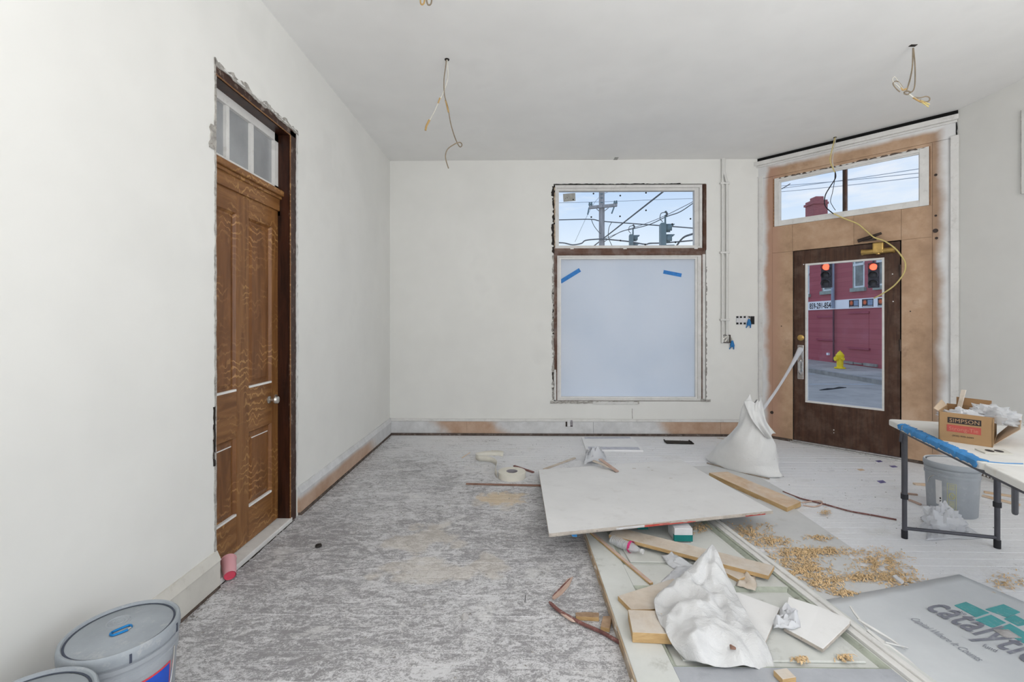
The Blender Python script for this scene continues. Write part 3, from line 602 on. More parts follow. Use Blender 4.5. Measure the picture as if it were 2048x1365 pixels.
# red brick building
bd = thing('brick_building', (XF+3, 26, -.5), 'dark red brick building with tall sash windows across the street', 'building')
YA, YZ = 17.3, 44
shell = MB().box(XF, XF+7, YA, YZ, -.6, 5.55).build('wall', 'red_brick', bd)
def fac(px, py, d=0.0): return onx(px, py, XF-d)
def fbox(p0, p1, d0, d1):       # px box on the facade (left/top, right/bottom)
    a, c = fac(*p0), fac(*p1); return MB().box(XF-d1, XF-d0, min(a.y, c.y), max(a.y, c.y), min(a.z, c.z), max(a.z, c.z))
for (l, r, bpy_) in ((1604, 1618.5, 590), (1648.5, 1664.5, 583), (1710.5, 1728.5, 576.5), (1757.5, 1772, 572)):
    a, c = fac(l, bpy_), fac(r, bpy_); y0, y1 = min(a.y, c.y), max(a.y, c.y); z0 = a.z; z1 = z0+2.05
    wn_ = MB().box(XF-.01, XF+.02, y0-.02, y1+.06, z0, z1).build('window', 'sash_white', bd)
    MB().box(XF-.02, XF-.008, y0+.05, y1-.03, z0+.08, z0+.95).build('pane', 'dark_glass', wn_)
    MB().box(XF-.02, XF-.008, y0+.05, y1-.03, z0+1.05, z1-.08).build('pane', 'dark_glass', wn_)
    MB().box(XF-.05, XF-.004, y0-.02, y1+.06, z0+.95, z0+1.05).build('meeting_rail', 'sash_white', wn_)
    MB().box(XF-.012, XF-.002, y1+.06, y1+.14, z0, z1).build('reveal', 'green_grey_stone', wn_)
    MB().box(XF-.10, XF, y0-.12, y1+.20, z0-.16, z0-.0).build('sill', 'green_grey_stone', wn_)
for (l, r, t, b) in ((1637, 1666, 636, 679), (1700, 1738, 628, 697)):
    a, c = fac(l, t), fac(r, b); y0, y1 = min(a.y, c.y), max(a.y, c.y); z0, z1 = c.z, a.z
    MB().box(XF-.012, XF, y0, y1, z0, z1).build('bricked_window', 'red_brick', bd)
    MB().box(XF-.07, XF, y0-.08, y1+.08, z0-.08, z0).build('sill', 'brick_infill', bd)
    MB().box(XF-.05, XF, y0-.04, y1+.04, z1, z1+.09).build('lintel', 'brick_infill', bd)
for (l, r, t, b) in ((1690, 1708, 722, 729), (1710, 1726, 725, 730), (1729, 1756, 726, 735)):
    fbox((l, t), (r, b), -.02, .06).build('foundation_stone', 'kerb_stone', bd)
fbox((1656, 706), (1660, 711), 0, .08).build('meter_box', 'sign_white', bd)
y_ = fac(1671, 600).y
ds = MB().tube([(XF-.12, y_, 1.35+(644-617)/920*21.5), (XF-.12, y_, 5.5)], .07, 10).build('downspout', 'downspout', bd, True)
MB().tube([(XF-.09, y_, -.5), (XF-.09, y_, 1.9)], .035, 10).build('downspout', 'downspout_low', bd, True)
MB().box(XF+1.5, XF+5, YA+2, YZ-3, 5.55, 5.7).build('roof', 'asphalt', bd)
pc = ony(1634, 432, 24.5)
ch = thing('chimney', (pc.x, 24.5, 5.5), 'red brick chimney seen through the transom window', 'chimney')
MB().box(pc.x-.36, pc.x+.36, 24.2, 24.9, 5.3, pc.z+.78).build('stack', 'chimney_brick', ch)
MB().box(pc.x-.42, pc.x+.38, 24.14, 24.96, pc.z+.55, pc.z+.66).build('corbel', 'chimney_brick', ch)
MB().box(pc.x-.18, pc.x+.22, 24.3, 24.8, pc.z+.78, pc.z+.98).build('chimney_pot', 'chimney_brick', ch)
# the sign band
a, c = fac(1600, 612, .05), fac(1790, 600, .05)
zs0, zs1 = fac(1617.5, 621, .05).z, fac(1617.5, 604.4, .05).z
sg = thing('sign_band', (XF-.05, 20, zs0), 'long white sign band with a phone number on the red building', 'sign')
MB().box(XF-.05, XF, YA+.2, 30, zs0, zs1).build('board', 'sign_white', sg)
p, q = fac(1619, 618, .056), fac(1666, 618, .056); hh = zs1-zs0
text_mb('859-291-8544', Vector((XF-.056, p.y, zs0+hh*.17)), -VY, VZ, abs(p.y-q.y), hh*.66, bold=.018).build('lettering', 'sign_ink', sg)
for (l, r) in ((1698, 1717.5), (1724, 1746.5), (1755.5, 1778)):
    y0, y1 = fac(l, 600, .055).y, fac(r, 600, .055).y; wdt = y0-y1
    pl = MB().box(XF-.056, XF-.05, y1, y0, zs0+hh*.10, zs0+hh*.90).build('picture', 'sign_ink', sg)
    MB().box(XF-.060, XF-.056, y1+wdt*.05, y0-wdt*.52, zs0+hh*.28, zs0+hh*.82).build('photo', 'sign_blue', pl)
    cy, cz, R_ = y0-wdt*.26, zs0+hh*.58, hh*.30; pts = []
    for k in range(20):
        aa = math.pi*k/10; rr = R_*(1 if k % 2 else .55); pts.append((XF-.061, cy+rr*math.cos(aa), cz+rr*math.sin(aa)))
    MB().add(pts, [tuple(range(20))]).build('starburst', 'sign_orange', pl)
    MB().box(XF-.058, XF-.056, y1+wdt*.05, y0-wdt*.05, zs0+hh*.14, zs0+hh*.2).build('caption', 'sign_white', pl)
# hydrant
hx = 13.25; ph = onx(1680, 741, hx); hz = -.61+(hx-XK)*.034
hyd = thing('fire_hydrant', (hx, ph.y, hz), 'bright yellow fire hydrant on the sidewalk', 'hydrant'); k = .68/.75
MB().lathe((hx, ph.y, hz), [(.20*k, 0), (.20*k, .05), (.13*k, .06), (.125*k, .42), (.15*k, .43), (.15*k, .47), (.165*k, .50), (.165*k, .56), (.12*k, .60), (.09*k, .66), (.04*k, .69), (.035*k, .75*k+.05), (0, .75*k+.05)], 18).build('barrel', 'hydrant_yellow', hyd, True)
for dv, r in (((-1, 0, 0), .075), ((0, -1, 0), .05), ((0, 1, 0), .05)):
    dv = Vector(dv); q = Vector((hx, ph.y, hz+.40)); nzl = MB().cyl(q, q+dv*.17, r, 10).build('nozzle', 'hydrant_yellow', hyd, True); MB().cyl(q+dv*.16, q+dv*.205, r*1.25, 8).build('cap', 'hydrant_yellow', nzl)
MB().lathe((hx, ph.y, hz), [(.205, .0), (.205, .035), (0, .036)], 10).build('flange', 'hydrant_yellow', hyd)

def signal(name, top, face, H, mat, label, lit=None, grp=None):
    """three-lens traffic signal hanging at top, lenses towards face"""
    t = thing(name, top-VZ*H, label, 'traffic light', grp); fv = Vector(face).normalized(); sd = fv.cross(VZ); w = H*.36; O = top-VZ*H
    MB().frame(O, sd, VZ, fv, -w/2, w/2, 0, H, -H*.16, .0).build('housing', mat, t, bevel=.01)
    for i in range(3):
        c = O+VZ*(H*(.167+.333*i)); on = lit == i
        MB().lathe(c, [(w*.36, 0), (w*.34, .02), (w*.2, .04), (0, .05)], 16, fv).build('lens', 'signal_red' if on else 'signal_lens_off', t, True)
        vs = MB(); n = 12; P = []
        for k2 in range(n+1):
            an = math.radians(-35+250*k2/n); d = sd*math.cos(an)*w*.42+VZ*math.sin(an)*w*.42; P += [c+d, c+d+fv*(w*(.75 if 3 < k2 < 9 else .5))]
        vs.add(P, [(2*k2, 2*k2+1, 2*k2+3, 2*k2+2) for k2 in range(n)]); vs.build('visor', mat, t, True, solid=.012)
    MB().tube([top, top+VZ*.25], .03, 8).build('hanger', mat, t); return t
for (px, lab) in ((1652.5, 'black traffic light glowing red, nearer the hydrant side of the door glass'), (1747, 'black traffic light glowing red, right edge of the door glass')):
    q = ony(px, 526, 15.0); signal('traffic_signal', q, (-.72, -.69, 0), .80, 'signal_black', lab, 2, 'red traffic lights outside the street door')
    MB_ = None
for (px, py, Y, H, lab) in ((1330.5, 447.5, 15.5, 1.05, 'larger grey-green traffic light seen from the side through the upper window'), (1266, 470, 19.0, .95, 'smaller grey-green traffic light beside the utility pole')):
    q = ony(px, py, Y); sg_ = signal('traffic_signal', q, (1, -.12, 0), H, 'signal_green', lab, None, 'side-on traffic lights outside the shop window')
    MB().tube(spl([q+VZ*.25, q+VZ*.32+VX*.06, q+VZ*.42]), .035, 8).build('bracket', 'wire_grey', sg_)
    MB().tube(spl([q+VZ*.38+VX*.02, q+VZ*.34-VX*.14, q+VZ*.16-VX*.17, q+VZ*.06-VX*.08], 5), .014, 6).build('cable_loop', 'wire_grey', sg_)
_p = [ony(x_, y_, Y_) for x_, y_, Y_ in ((1500, 512, 15.2), (1652.5, 510.6, 15), (1747, 510.6, 15), (1860, 500, 14.9))]
tag(MB().tube(spl(_p, 4), .014, 6).build('overhead_wire', 'wire_grey', None, True), 'span wire from which the two red traffic lights hang', 'wire', 'overhead wires')
# utility pole
UY = 20.0; pb = ony(1203.5, 500, UY)
up = thing('utility_pole', (pb.x, UY, -.75), 'weathered wooden utility pole with crossarm outside the shop window', 'utility pole')
MB().tube([(pb.x, UY, -.75), (pb.x, UY, 9.0)], [.135, .115], 14).build('post', 'utility_pole', up, True)
a, c = ony(1178, 415.5, UY-.15), ony(1234, 410.5, UY-.15)
MB().frame(a, (c-a).normalized(), VZ, VY, 0, (c-a).length, -.06, .06, -.06, .06).build('crossarm', 'utility_pole', up)
for p, q in (((1193, 418), (1199, 423)), ((1217, 416), (1208, 423))): MB().tube([ony(*p, UY-.18), ony(*q, UY-.15)], .018, 6).build('brace', 'utility_pole', up)
for px, py in ((1179, 412), (1183, 411.5), (1229, 409), (1233, 408.5)): q = ony(px, py, UY-.15); MB().lathe(q, [(.03, 0), (.05, .05), (.03, .1), (.045, .13), (0, .17)], 8).build('insulator', 'signal_green', up)
for p, q in (((1178, 416), (1175.5, 429)), ((1228, 415), (1223.5, 427))): MB().tube([ony(*p, UY-.15), ony(*q, UY-.3)], .03, 6).build('insulator', 'signal_green', up)
for py in (388, 396, 405): MB().tube([ony(1201, py, UY-.2), ony(1206, py, UY-.2)], .02, 6).build('step_bolt', 'signal_green', up)
def owire(pts, r, mat, label):
    P = [ony(px, py, Y) for px, py, Y in pts]; tag(MB().tube(spl(P, 5), r, 6).build('overhead_wire', mat, None, True), label, 'wire', 'overhead wires')
owire([(1120, 545, 20), (1206, 478, 20), (1332, 379, 14), (1440, 295, 12)], .028, 'wire_grey', 'thick guy wire rising diagonally right from the utility pole')
owire([(1060, 441, 20), (1118, 440, 20), (1182, 439, 20), (1206, 443, 20), (1300, 450, 18), (1390, 457, 17), (1460, 464, 16)], .022, 'wire_grey', 'straight dark wire crossing behind the utility pole')
owire([(1205, 486, 20), (1240, 464.5, 19), (1266, 458, 18.5), (1300, 449, 17), (1332, 434, 15.6), (1360, 424, 15), (1390, 404, 14), (1430, 378, 13)], .016, 'wire_grey', 'lower span wire carrying the two grey-green traffic lights')
owire([(1205, 480, 20), (1245, 463, 19), (1290, 448, 17), (1325, 434, 15.6), (1360, 417, 15), (1390, 401, 14), (1430, 374, 13)], .010, 'wire_grey', 'thin upper span wire above the traffic lights')
owire([(1090, 486, 20), (1125, 486, 20), (1145, 490, 20), (1163, 487, 20), (1172, 481, 20), (1203, 478.5, 19.8), (1235, 481, 19.5), (1262, 484, 19), (1290, 489, 18), (1300, 487, 17), (1330, 486, 17), (1400, 480, 16)], .028, 'wire_grey', 'sagging bundled cable along the bottom of the upper window')
owire([(1183, 440, 19.9), (1188, 452, 19.9), (1198, 465, 19.9), (1202, 468, 19.9)], .014, 'wire_grey', 'short drooping wire joining the pole from the left')
owire([(1224, 444, 19.8), (1218, 456, 19.8), (1217, 475, 19.8), (1226, 496, 19.8)], .014, 'wire_grey', 'curved drop wire right of the utility pole')
owire([(1350, 497, 16), (1366, 476, 15), (1390, 466.5, 14), (1440, 446, 13)], .03, 'wire_grey', 'dark strut wire in the lower right corner of the upper window')
owire([(1060, 407, 26), (1203, 404, 26), (1330, 399, 26), (1440, 396, 26)], .012, 'wire_faint', 'faint level wire high in the upper window')
owire([(1150, 484, 26), (1190, 404, 24), (1232, 376, 22), (1260, 350, 20)], .010, 'wire_faint', 'faint slanting wire passing the crossarm end')
for i, (p, q) in enumerate((((1540, 380), (1850, 336)), ((1540, 374), (1850, 345)), ((1540, 386), (1850, 353)))):
    owire([(p[0], p[1], 22), ((p[0]+q[0])/2, (p[1]+q[1])/2+1.5, 19), (q[0], q[1], 16)], .011, 'wire_faint', ('top', 'middle', 'lowest')[i]+' of the thin wires across the street door transom')
owire([(1540, 389, 22), (1565, 377, 21), (1580, 368, 20)], .02, 'wire_grey', 'short dark wire in the left corner of the street door transom')
# ------------------------------------------------------------------ object materials
plain('drywall_face', (.80, .795, .79), .75, .05, 3, .03, dirt=(.60, .58, .56, .25))
plain('drywall_edge', (.52, .47, .42), .9, .2, 22, .3, dirt=(.25, .2, .17, .5))
plain('red_print', (.52, .09, .07), .7, .25, 25); plain('teal_print', (.012, .20, .19), .6, .15, 15)
g = G('old_door_paint', .6, .3)
k = g.ramp(g.noise(2.4, 6, .65), [(.3, (.56, .57, .54)), (.7, (.69, .70, .675))])
k = g.mix(g.math('MULTIPLY', g.sstep(g.noise(9, 6, .7), .56, .70), .5), k, (.38, .38, .34))
k = g.mix(g.math('MULTIPLY', g.sstep(g.noise(4.4, 6, .7, .5), .60, .68), .55), k, (.72, .72, .70)); g.col(k); g.bump(g.noise(40, 4), .15, .003)
plain('old_door_moulding', (.43, .46, .39), .6, .25, 10, .1, dirt=(.2, .2, .16, .5))
wood('old_door_edge', (.30, .20, .11), (.56, .43, .29), (4, .8, 9), .8, dust=(.62, .60, .56, .5))
plain('dusty_blue_rail', (.44, .455, .49), .7, .15, 5, .1, dirt=(.33, .34, .37, .5))
wood('pine_dusty', (.46, .38, .30), (.66, .58, .49), (1.2, 1.2, 6), .7, dust=(.66, .62, .57, .6))
wood('pine_fresh', (.56, .38, .23), (.74, .57, .41), (1.0, 1.0, 6), .6, dust=(.74, .66, .58, .6))
wood('pine_edge', (.42, .26, .11), (.62, .43, .22), (2, 2, 8), .65)
wood('stick_brown', (.16, .085, .06), (.34, .20, .15), (1, 1, 1), .7)
wood('stick_pink', (.42, .28, .22), (.66, .50, .42), (1, 1, 1), .7)
plain('bark_red', (.20, .09, .08), .8, .4, 25, .2, dirt=(.45, .36, .34, .7))
g = G('white_sack', .55, .3); k = g.ramp(g.noise(3, 5, .6), [(.3, (.66, .66, .655)), (.7, (.78, .78, .775))])
k = g.mix(g.math('MULTIPLY', g.sstep(g.noise(30, 4, .7), .68, .74), .5), k, (.35, .3, .27)); g.col(k); g.bump(g.noise(9, 5, .6), .5, .02)
g = G('white_sheeting', .62, .2); g.col(g.ramp(g.noise(3, 5, .6), [(.3, (.62, .62, .62)), (.7, (.72, .72, .725))])); g.bump(g.noise(16, 7, .68, .6), .7, .02)
plain('sack_stitch', (.32, .27, .22), .8, .3, 20)
film('clear_plastic', (.85, .87, .90), .45, .2); film('thin_white_plastic', (.86, .87, .90), .18, .35)
plain('pink_label', (.62, .05, .20), .5, .2, 20)
plain('bucket_grey', (.36, .385, .415), .45, .12, 7, .05, dirt=(.50, .51, .52, .4)); plain('bucket_lid', (.33, .36, .39), .5, .12, 9, .05, dirt=(.48, .48, .48, .5))
plain('bucket_dusty_lid', (.70, .70, .71), .6, .12, 9, .05, dirt=(.40, .40, .40, .4)); plain('groove_dark', (.06, .07, .10), .5, .2, 9)
plain('label_blue', (.02, .09, .52), .4, .1, 9); plain('label_red', (.70, .06, .08), .4, .1, 9); plain('label_white', (.72, .72, .72), .5, .1, 9)
plain('yellow_print', (.62, .60, .22), .6, .1, 9); plain('anodised_blue', (.01, .20, .50), .3, .1, 9, 0, .5, .5)
g = G('pink_cup', .35, .4); g.col(g.ramp(g.dot((.5, -.85, -.3), 2.75), [(.0, (.66, .34, .37)), (.12, (.70, .14, .18))])); plain('pink_cup_base', (.74, .09, .15), .35, .1, 20)
plain('paper_tape', (.74, .71, .63), .7, .08, 8, .05); plain('tape_core', (.30, .28, .30), .7, .2, 8)
plain('label_bright', (.86, .86, .87), .7, .05, 9); plain('board_print', (.58, .59, .66), .7, .2, 30); plain('vent_black', (.03, .025, .022), .7, .5, 20, .2)
g = G('banner_vinyl', .5, .35); k = g.ramp(g.noise(2.2, 6, .65), [(.3, (.57, .59, .61)), (.7, (.67, .69, .705))])
k = g.mix(g.math('MULTIPLY', g.sstep(g.noise(14, 6, .75), .56, .66), .35), k, (.62, .63, .64)); g.col(k); g.bump(g.noise(3, 4), .1, .02)
plain('banner_ink', (.25, .255, .30), .55, .2, 18, dirt=(.42, .43, .46, .6)); plain('banner_teal', (.10, .40, .41), .55, .15, 18, dirt=(.4, .48, .48, .5)); plain('banner_ink_light', (.30, .31, .35), .55, .15, 18)
plain('plaster_blob', (.48, .46, .45), .9, .2, 30, .4)
plain('shaving', (.74, .53, .30), .8, .3, 45); plain('crumb_grey', (.36, .34, .32), .9, .6, 40)
plain('under_sheet', (.62, .62, .615), .75, .08, 3, .05, dirt=(.50, .48, .45, .4))
plain('table_top', (.72, .71, .68), .5, .08, 5, .05, dirt=(.55, .50, .42, .4)); plain('table_leg', (.085, .085, .10), .45, .15, 10, 0, .4, .3); plain('rubber_black', (.03, .03, .035), .7, .2, 10)
plain('masking_blue', (.06, .27, .60), .6, .25, 14, .3)
plain('cardboard', (.36, .225, .115), .8, .12, 6, .08); plain('cardboard_inside', (.27, .155, .075), .85, .12, 6); plain('cardboard_pale', (.52, .40, .29), .8, .1, 6)
plain('print_black', (.035, .03, .03), .7, .15, 10); plain('print_red', (.42, .085, .07), .7, .2, 10); plain('print_tan', (.45, .29, .17), .7, .1, 10); plain('print_pink', (.48, .20, .15), .7, .1, 10)
plain('plate_ivory', (.62, .60, .54), .5, .08, 9)
plain('wire_white', (.62, .60, .54), .5, .1, 20); plain('wire_copper', (.46, .30, .12), .5, .2, 20); plain('wire_yellow', (.66, .55, .22), .5, .1, 20); plain('wire_black', (.02, .02, .03), .5, .1, 20); plain('wire_dim', (.26, .21, .15), .6, .3, 20)
plain('conduit_paint', (.72, .715, .69), .6, .05, 9); plain('box_metal', (.52, .52, .50), .4, .25, 30, .1, .5, .5); plain('nut_blue', (.03, .20, .50), .4, .2, 20); plain('ink_violet', (.16, .14, .30), .7, .4, 40); plain('paper_white', (.70, .70, .72), .8, .06, 20)

def plank(name, A, B, w, th, mat, label=None, cat='board', par=None, grp=None, bev=.0015, skew=0.0):
    """board with top centre line A-B"""
    A, B = Vector(A), Vector(B); t = (B-A).normalized(); s = t.cross(VZ).normalized()*w/2; n = s.cross(t).normalized()*th
    if n.z < 0: n = -n
    k = t*skew
    o = MB().hexa([A-s-n, B-s-n-k, B+s-n+k, A+s-n, A-s, B-s-k, B+s+k, A+s][:8]).build(name, mat, par, bevel=bev)
    if label: tag(o, label, cat, grp)
    return o
def slab(name, pts, th, mat, label=None, cat='board', par=None, grp=None, bev=.001):
    o = MB().prism([onz(*p) for p in pts], (0, 0, -th)).build(name, mat, par, bevel=bev)
    if label: tag(o, label, cat, grp)
    return o

# ------------------------------------------------------------------ old panel door lying on the floor
def od(u, Y, z):
    xl = .411+.013*(2.82-Y); xr = 1.31+.15*(3.02-Y); return Vector((xl+(xr-xl)*u, Y, z))
def odb(u0, u1, Y0, Y1, z0, z1): return MB().hexa([od(u0, Y0, z0), od(u1, Y0, z0), od(u1, Y1, z0), od(u0, Y1, z0), od(u0, Y0, z1), od(u1, Y0, z1), od(u1, Y1, z1), od(u0, Y1, z1)])
OD = thing('old_panel_door', od(.5, 2.3, 0), 'old greenish white panel door lying flat on the floor under the debris', 'door')
odb(.004, .996, 1.32, 3.28, .004, .034).build('core', 'old_door_paint', OD)
UL, UR = .145, .90
odb(0, UL, 1.3, 3.3, .032, .05).build('stile', 'old_door_paint', OD, bevel=.003)
odb(UR, 1, 1.3, 3.3, .032, .05).build('stile', 'old_door_paint', OD, bevel=.003)
MB().hexa([od(-.006, 1.3, 0), od(.001, 1.3, 0), od(.001, 3.3, 0), od(-.006, 3.3, 0), od(-.006, 1.3, .046), od(.001, 1.3, .046), od(.001, 3.3, .046), od(-.006, 3.3, .046)]).build('worn_edge', 'old_door_edge', OD)
odb(UL, UR, 1.55, 1.742, .032, .0497).build('rail', 'dusty_blue_rail', OD)
odb(UL, UR, 2.275, 2.47, .032, .0497).build('rail', 'old_door_paint', OD)
odb(UL, UR, 3.12, 3.3, .032, .0497).build('rail', 'old_door_paint', OD)
for (Y0, Y1) in ((1.742, 2.275), (2.47, 3.12)):
    for um0, um1 in ((UL, UR),):
        odb(um0+.05, um1-.05, Y0+.045, Y1-.045, .034, .043).build('panel', 'old_door_paint', OD, bevel=.004)
        for k, (p, q) in enumerate((((um0, Y0), (um1, Y0)), ((um1, Y0), (um1, Y1)), ((um1, Y1), (um0, Y1)), ((um0, Y1), (um0, Y0)))):
            A_, B_ = od(*p, .0), od(*q, .0); d = (B_-A_).normalized(); n = Vector((-d.y, d.x, 0))
            MB().hexa([A_+VZ*.034, B_+VZ*.034, B_+n*.022-d*.02+VZ*.034, A_+n*.022+d*.02+VZ*.034, A_+VZ*.0505, B_+VZ*.0505, B_+n*.010-d*.01+VZ*.046, A_+n*.010+d*.01+VZ*.046]).build('moulding', 'old_door_moulding', OD)
random.seed(5)
m = MB()
for i in range(22):      # chipped lower left edge
    Y = random.uniform(1.5, 2.9); u = random.uniform(-.012, .004); p = od(u, Y, random.uniform(.02, .045)); s = random.uniform(.006, .016)
    m.prism([p+Vector((random.uniform(-s, s)*.5, -s*2, 0)), p+Vector((s, 0, 0)), p+Vector((0, s*2, 0)), p+Vector((-s*.6, .2*s, 0))], (0, 0, -.006))
m.build('edge_splinters', 'drywall_edge', OD)['kind'] = 'stuff'
# long white casing strip along its right edge, splintered at the near end
cs = thing('casing_strip', onz(1640, 1210, .05), 'long white moulded casing strip lying along the right edge of the old door', 'moulding')
A0, B0 = onz(1424, 1037, .07), onz(1846, 1364, .07); dv = (B0-A0).normalized(); sd = Vector((-dv.y, dv.x, 0))
MB().frame(A0, dv, sd, VZ, 0, (B0-A0).length+.1, -.025, .035, -.020, -.006).build('strip', 'painted_white', cs, bevel=.002)
MB().frame(A0, dv, sd, VZ, 0, (B0-A0).length+.1, .004, .030, -.008, .004).build('ridge', 'painted_white', cs, bevel=.004)
MB().frame(A0, dv, sd, VZ, .1, 1.02, -.036, -.024, -.020, -.012).build('edge_bead', 'old_door_moulding', cs, bevel=.002)
random.seed(9)
for (p, q, w) in (((1700, 1213), (1736, 1264), .010), ((1716, 1240), (1812, 1300), .014), ((1735, 1262), (1852, 1352), .022), ((1750, 1290), (1830, 1345), .018), ((1725, 1262), (1800, 1330), .02), ((1770, 1285), (1818, 1297), .008)):
    A_, B_ = onz(*p, .062), onz(*q, .012); t = (B_-A_).normalized(); s = t.cross(VZ).normalized()
    m = MB().tube([A_, A_+(B_-A_)*.3+s*w*.2, A_+(B_-A_)*.7-s*w*.2, B_], [w*.35, w*.6, w*.4, .001], 5); m.build('splinter', 'painted_white', cs)

# ------------------------------------------------------------------ loose sheets on the floor right of the door, banner
s1 = slab('hardboard_sheet', [(1412, 1000, .012), (1560, 998, .012), (1702, 1095, .012), (1690, 1098, .012), (1480, 1093, .012)], .011, 'under_sheet', 'dusty white hardboard sheet on the floor right of the drywall, under the shavings', 'sheet')
s2 = slab('hardboard_sheet', [(1478, 1105, .006), (1688, 1106, .006), (1812, 1200, .006), (1640, 1228, .006), (1590, 1180, .006)], .005, 'under_sheet', 'thin white hardboard sheet with shavings, between the casing strip and banner', 'sheet')
s3 = slab('hardboard_sheet', [(1330, 935, .006), (1475, 930, .006), (1600, 1000, .006), (1480, 1010, .006)], .005, 'under_sheet', 'pale flat sheet beneath the fresh pine board beside the sack', 'sheet')
bn_ = thing('vinyl_banner', onz(1900, 1290), 'grey vinyl banner with teal squares and dark lettering spread on the floor', 'banner')
pf, pr = onz(1918, 1148, .012), onz(2048, 1203, .012); pl_ = onz(1662, 1197, .012)
U_ = (pr-pf).normalized(); V_ = (pf-pl_).normalized()
def bnp(px, py, z=.0135): return onz(px, py, z)
BW, BL = (pf-pl_).length+.22, 2.1
MB().grid(lambda a, b: pf-V_*BW*a+U_*BL*b+VZ*(.0035*nz((a*5, b*8, 1))-.004), 24, 40).build('sheet', 'banner_vinyl', bn_, 'full', solid=.002)
for quad in (((1909, 1211), (1932, 1204.5), (1978, 1226), (1952, 1234.5)), ((1971, 1219), (2007, 1209), (2040, 1224.5), (2013, 1235)), ((1951, 1240), (1982, 1230), (2012, 1246), (1985, 1256)), ((2008, 1238), (2030, 1230.5), (2062, 1248), (2036, 1253)), ((1993, 1258), (2020, 1248), (2062, 1272), (2048, 1287))):
    MB().prism([bnp(*p, .0125) for p in quad], (0, 0, -.003)).build('teal_square', 'banner_teal', bn_)
def btext(body, p, q, top, mat, shear=0.0, z=.0130, sp=1.0, bold=0.0):
    A_, B_ = bnp(*p, z), bnp(*q, z); d = (B_-A_); T_ = bnp(*top, z)-A_; hgt = (T_-d.normalized()*T_.dot(d.normalized())).length
    v = Vector((-d.y, d.x, 0)).normalized(); text_mb(body, A_, d.normalized(), v, d.length, hgt, shear, sp, bold).build('lettering', mat, bn_)
btext('catalytic', (1848, 1215.5), (2056, 1326.5), (1896, 1198), 'banner_ink', sp=1.1, bold=.014)
btext('the', (1912.5, 1223.5), (1930.5, 1231.5), (1918.5, 1220), 'banner_ink'); btext('fund', (1963.5, 1293), (1991, 1305.5), (1969, 1287), 'banner_ink')
btext('Capital Where It Counts', (1820, 1238), (1956, 1323), (1829, 1233), 'banner_ink_light', .2)
MB().grid(lambda a, b: bnp(2014, 1268, .013)+Vector((.034*(a-.5)*2, .028*(b-.5)*2, .008*max(0, 1-((a-.5)**2+(b-.5)**2)*4)+.002*nz((a*9, b*9, 3)))), 12, 12).build('plaster_smear', 'plaster_blob', bn_, True)

# ------------------------------------------------------------------ boards and rubble on the old door
def edgeboard(name, A, B, w, th, label, face='pine_dusty', grp='boards on the old door', skew=0.0):
    o = plank(name, A, B, w, th, face, label, 'board', None, grp, .0015, skew)
    o.data.materials.append(M['pine_edge'])
    for p in o.data.polygons:
        if abs(p.normal.z) < .5: p.material_index = 1
    return o
edgeboard('pine_board', onz(1225, 1062, .088), onz(1543, 1142, .088), .125, .02, 'long pale pine board crossing the old door beside the crushed bottle', skew=-.01)
edgeboard('pine_board', onz(1392, 1105, .068)+VZ*0, onz(1488, 1155, .068), .085, .018, 'short pine board end poking out right of the white sheeting', skew=0)
def polyboard(pts, z, th, label, mat='pine_dusty', name='pine_board', grp='boards on the old door', edge='pine_edge'):
    o = slab(name, [(px, py, z) for px, py in pts], th, mat, label, 'board', None, grp, .0015); o.data.materials.append(M[edge])
    for p in o.data.polygons:
        if abs(p.normal.z) < .5: p.material_index = 1
    return o
polyboard([(1235.5, 1192.5), (1346, 1158), (1400, 1172), (1400, 1212), (1300, 1219.5), (1262, 1219.5)], .072, .021, 'pine board with an angled cut end, behind the thick lumber block')
polyboard([(1256, 1220), (1312, 1222), (1400, 1230), (1405, 1272), (1265, 1265.5)], .093, .042, 'thick dusty lumber block at the left edge of the old door', edge='pine_edge')
edgeboard('wood_strip', onz(1180, 1062, .062), onz(1303, 1166, .062), .020, .011, 'thin wooden strip running down the left of the old door', 'stick_pink')
def dryscrap(pts, th, label):
    o = slab('drywall_scrap', pts, th, 'drywall_face', label, 'drywall', None, 'drywall scraps on the old door', .002); o.data.materials.append(M['drywall_edge'])
    for p in o.data.polygons:
        if abs(p.normal.z) < .5: p.material_index = 1
dryscrap([(1440, 1180, .066), (1478, 1186, .066), (1560, 1216, .066), (1529, 1289, .066), (1470, 1278, .066), (1430, 1230, .066)], .013, 'drywall scrap half under the white sheeting')
dryscrap([(1577, 1194, .088), (1640, 1214, .088), (1701, 1240, .090), (1699, 1248, .090), (1646, 1299, .072), (1612, 1280, .070), (1567, 1256, .066)], .015, 'large drywall scrap with a broken edge near the banner')
def crumple(name, pxpts, z0, amp, mat, label, cat, n=14, seed=0, par=None, grp=None):
    """thin crumpled sheet over a px quad (back-left, back-right, front-right, front-left)"""
    a, b, c, d = [onz(px, py, z0) for px, py in pxpts]
    def fn(u, v):
        p = a*(1-u)*(1-v)+b*u*(1-v)+c*u*v+d*(1-u)*v; e = min(u, 1-u, v, 1-v)
        q = (p.x*17+seed, p.y*17, seed*.7); r = abs(nz(q))+.6*abs(nz(q, 2.3))
        return p+Vector((nz((p.x*11, p.y*11, seed))*.018, nz((p.x*11, p.y*11, seed+5))*.018, amp*(r*1.3+.08)*min(1, .25+e*5)))
    o = MB().grid(fn, n, n).build(name, mat, par, True, solid=.001)
    if label: tag(o, label, cat, grp)
    return o
crumple('plastic_wrap', ((1560, 1222), (1600, 1224), (1600, 1256), (1545, 1262)), .072, .05, 'thin_white_plastic', 'scrap of thin white plastic beside the large drywall scrap', 'plastic', seed=3)
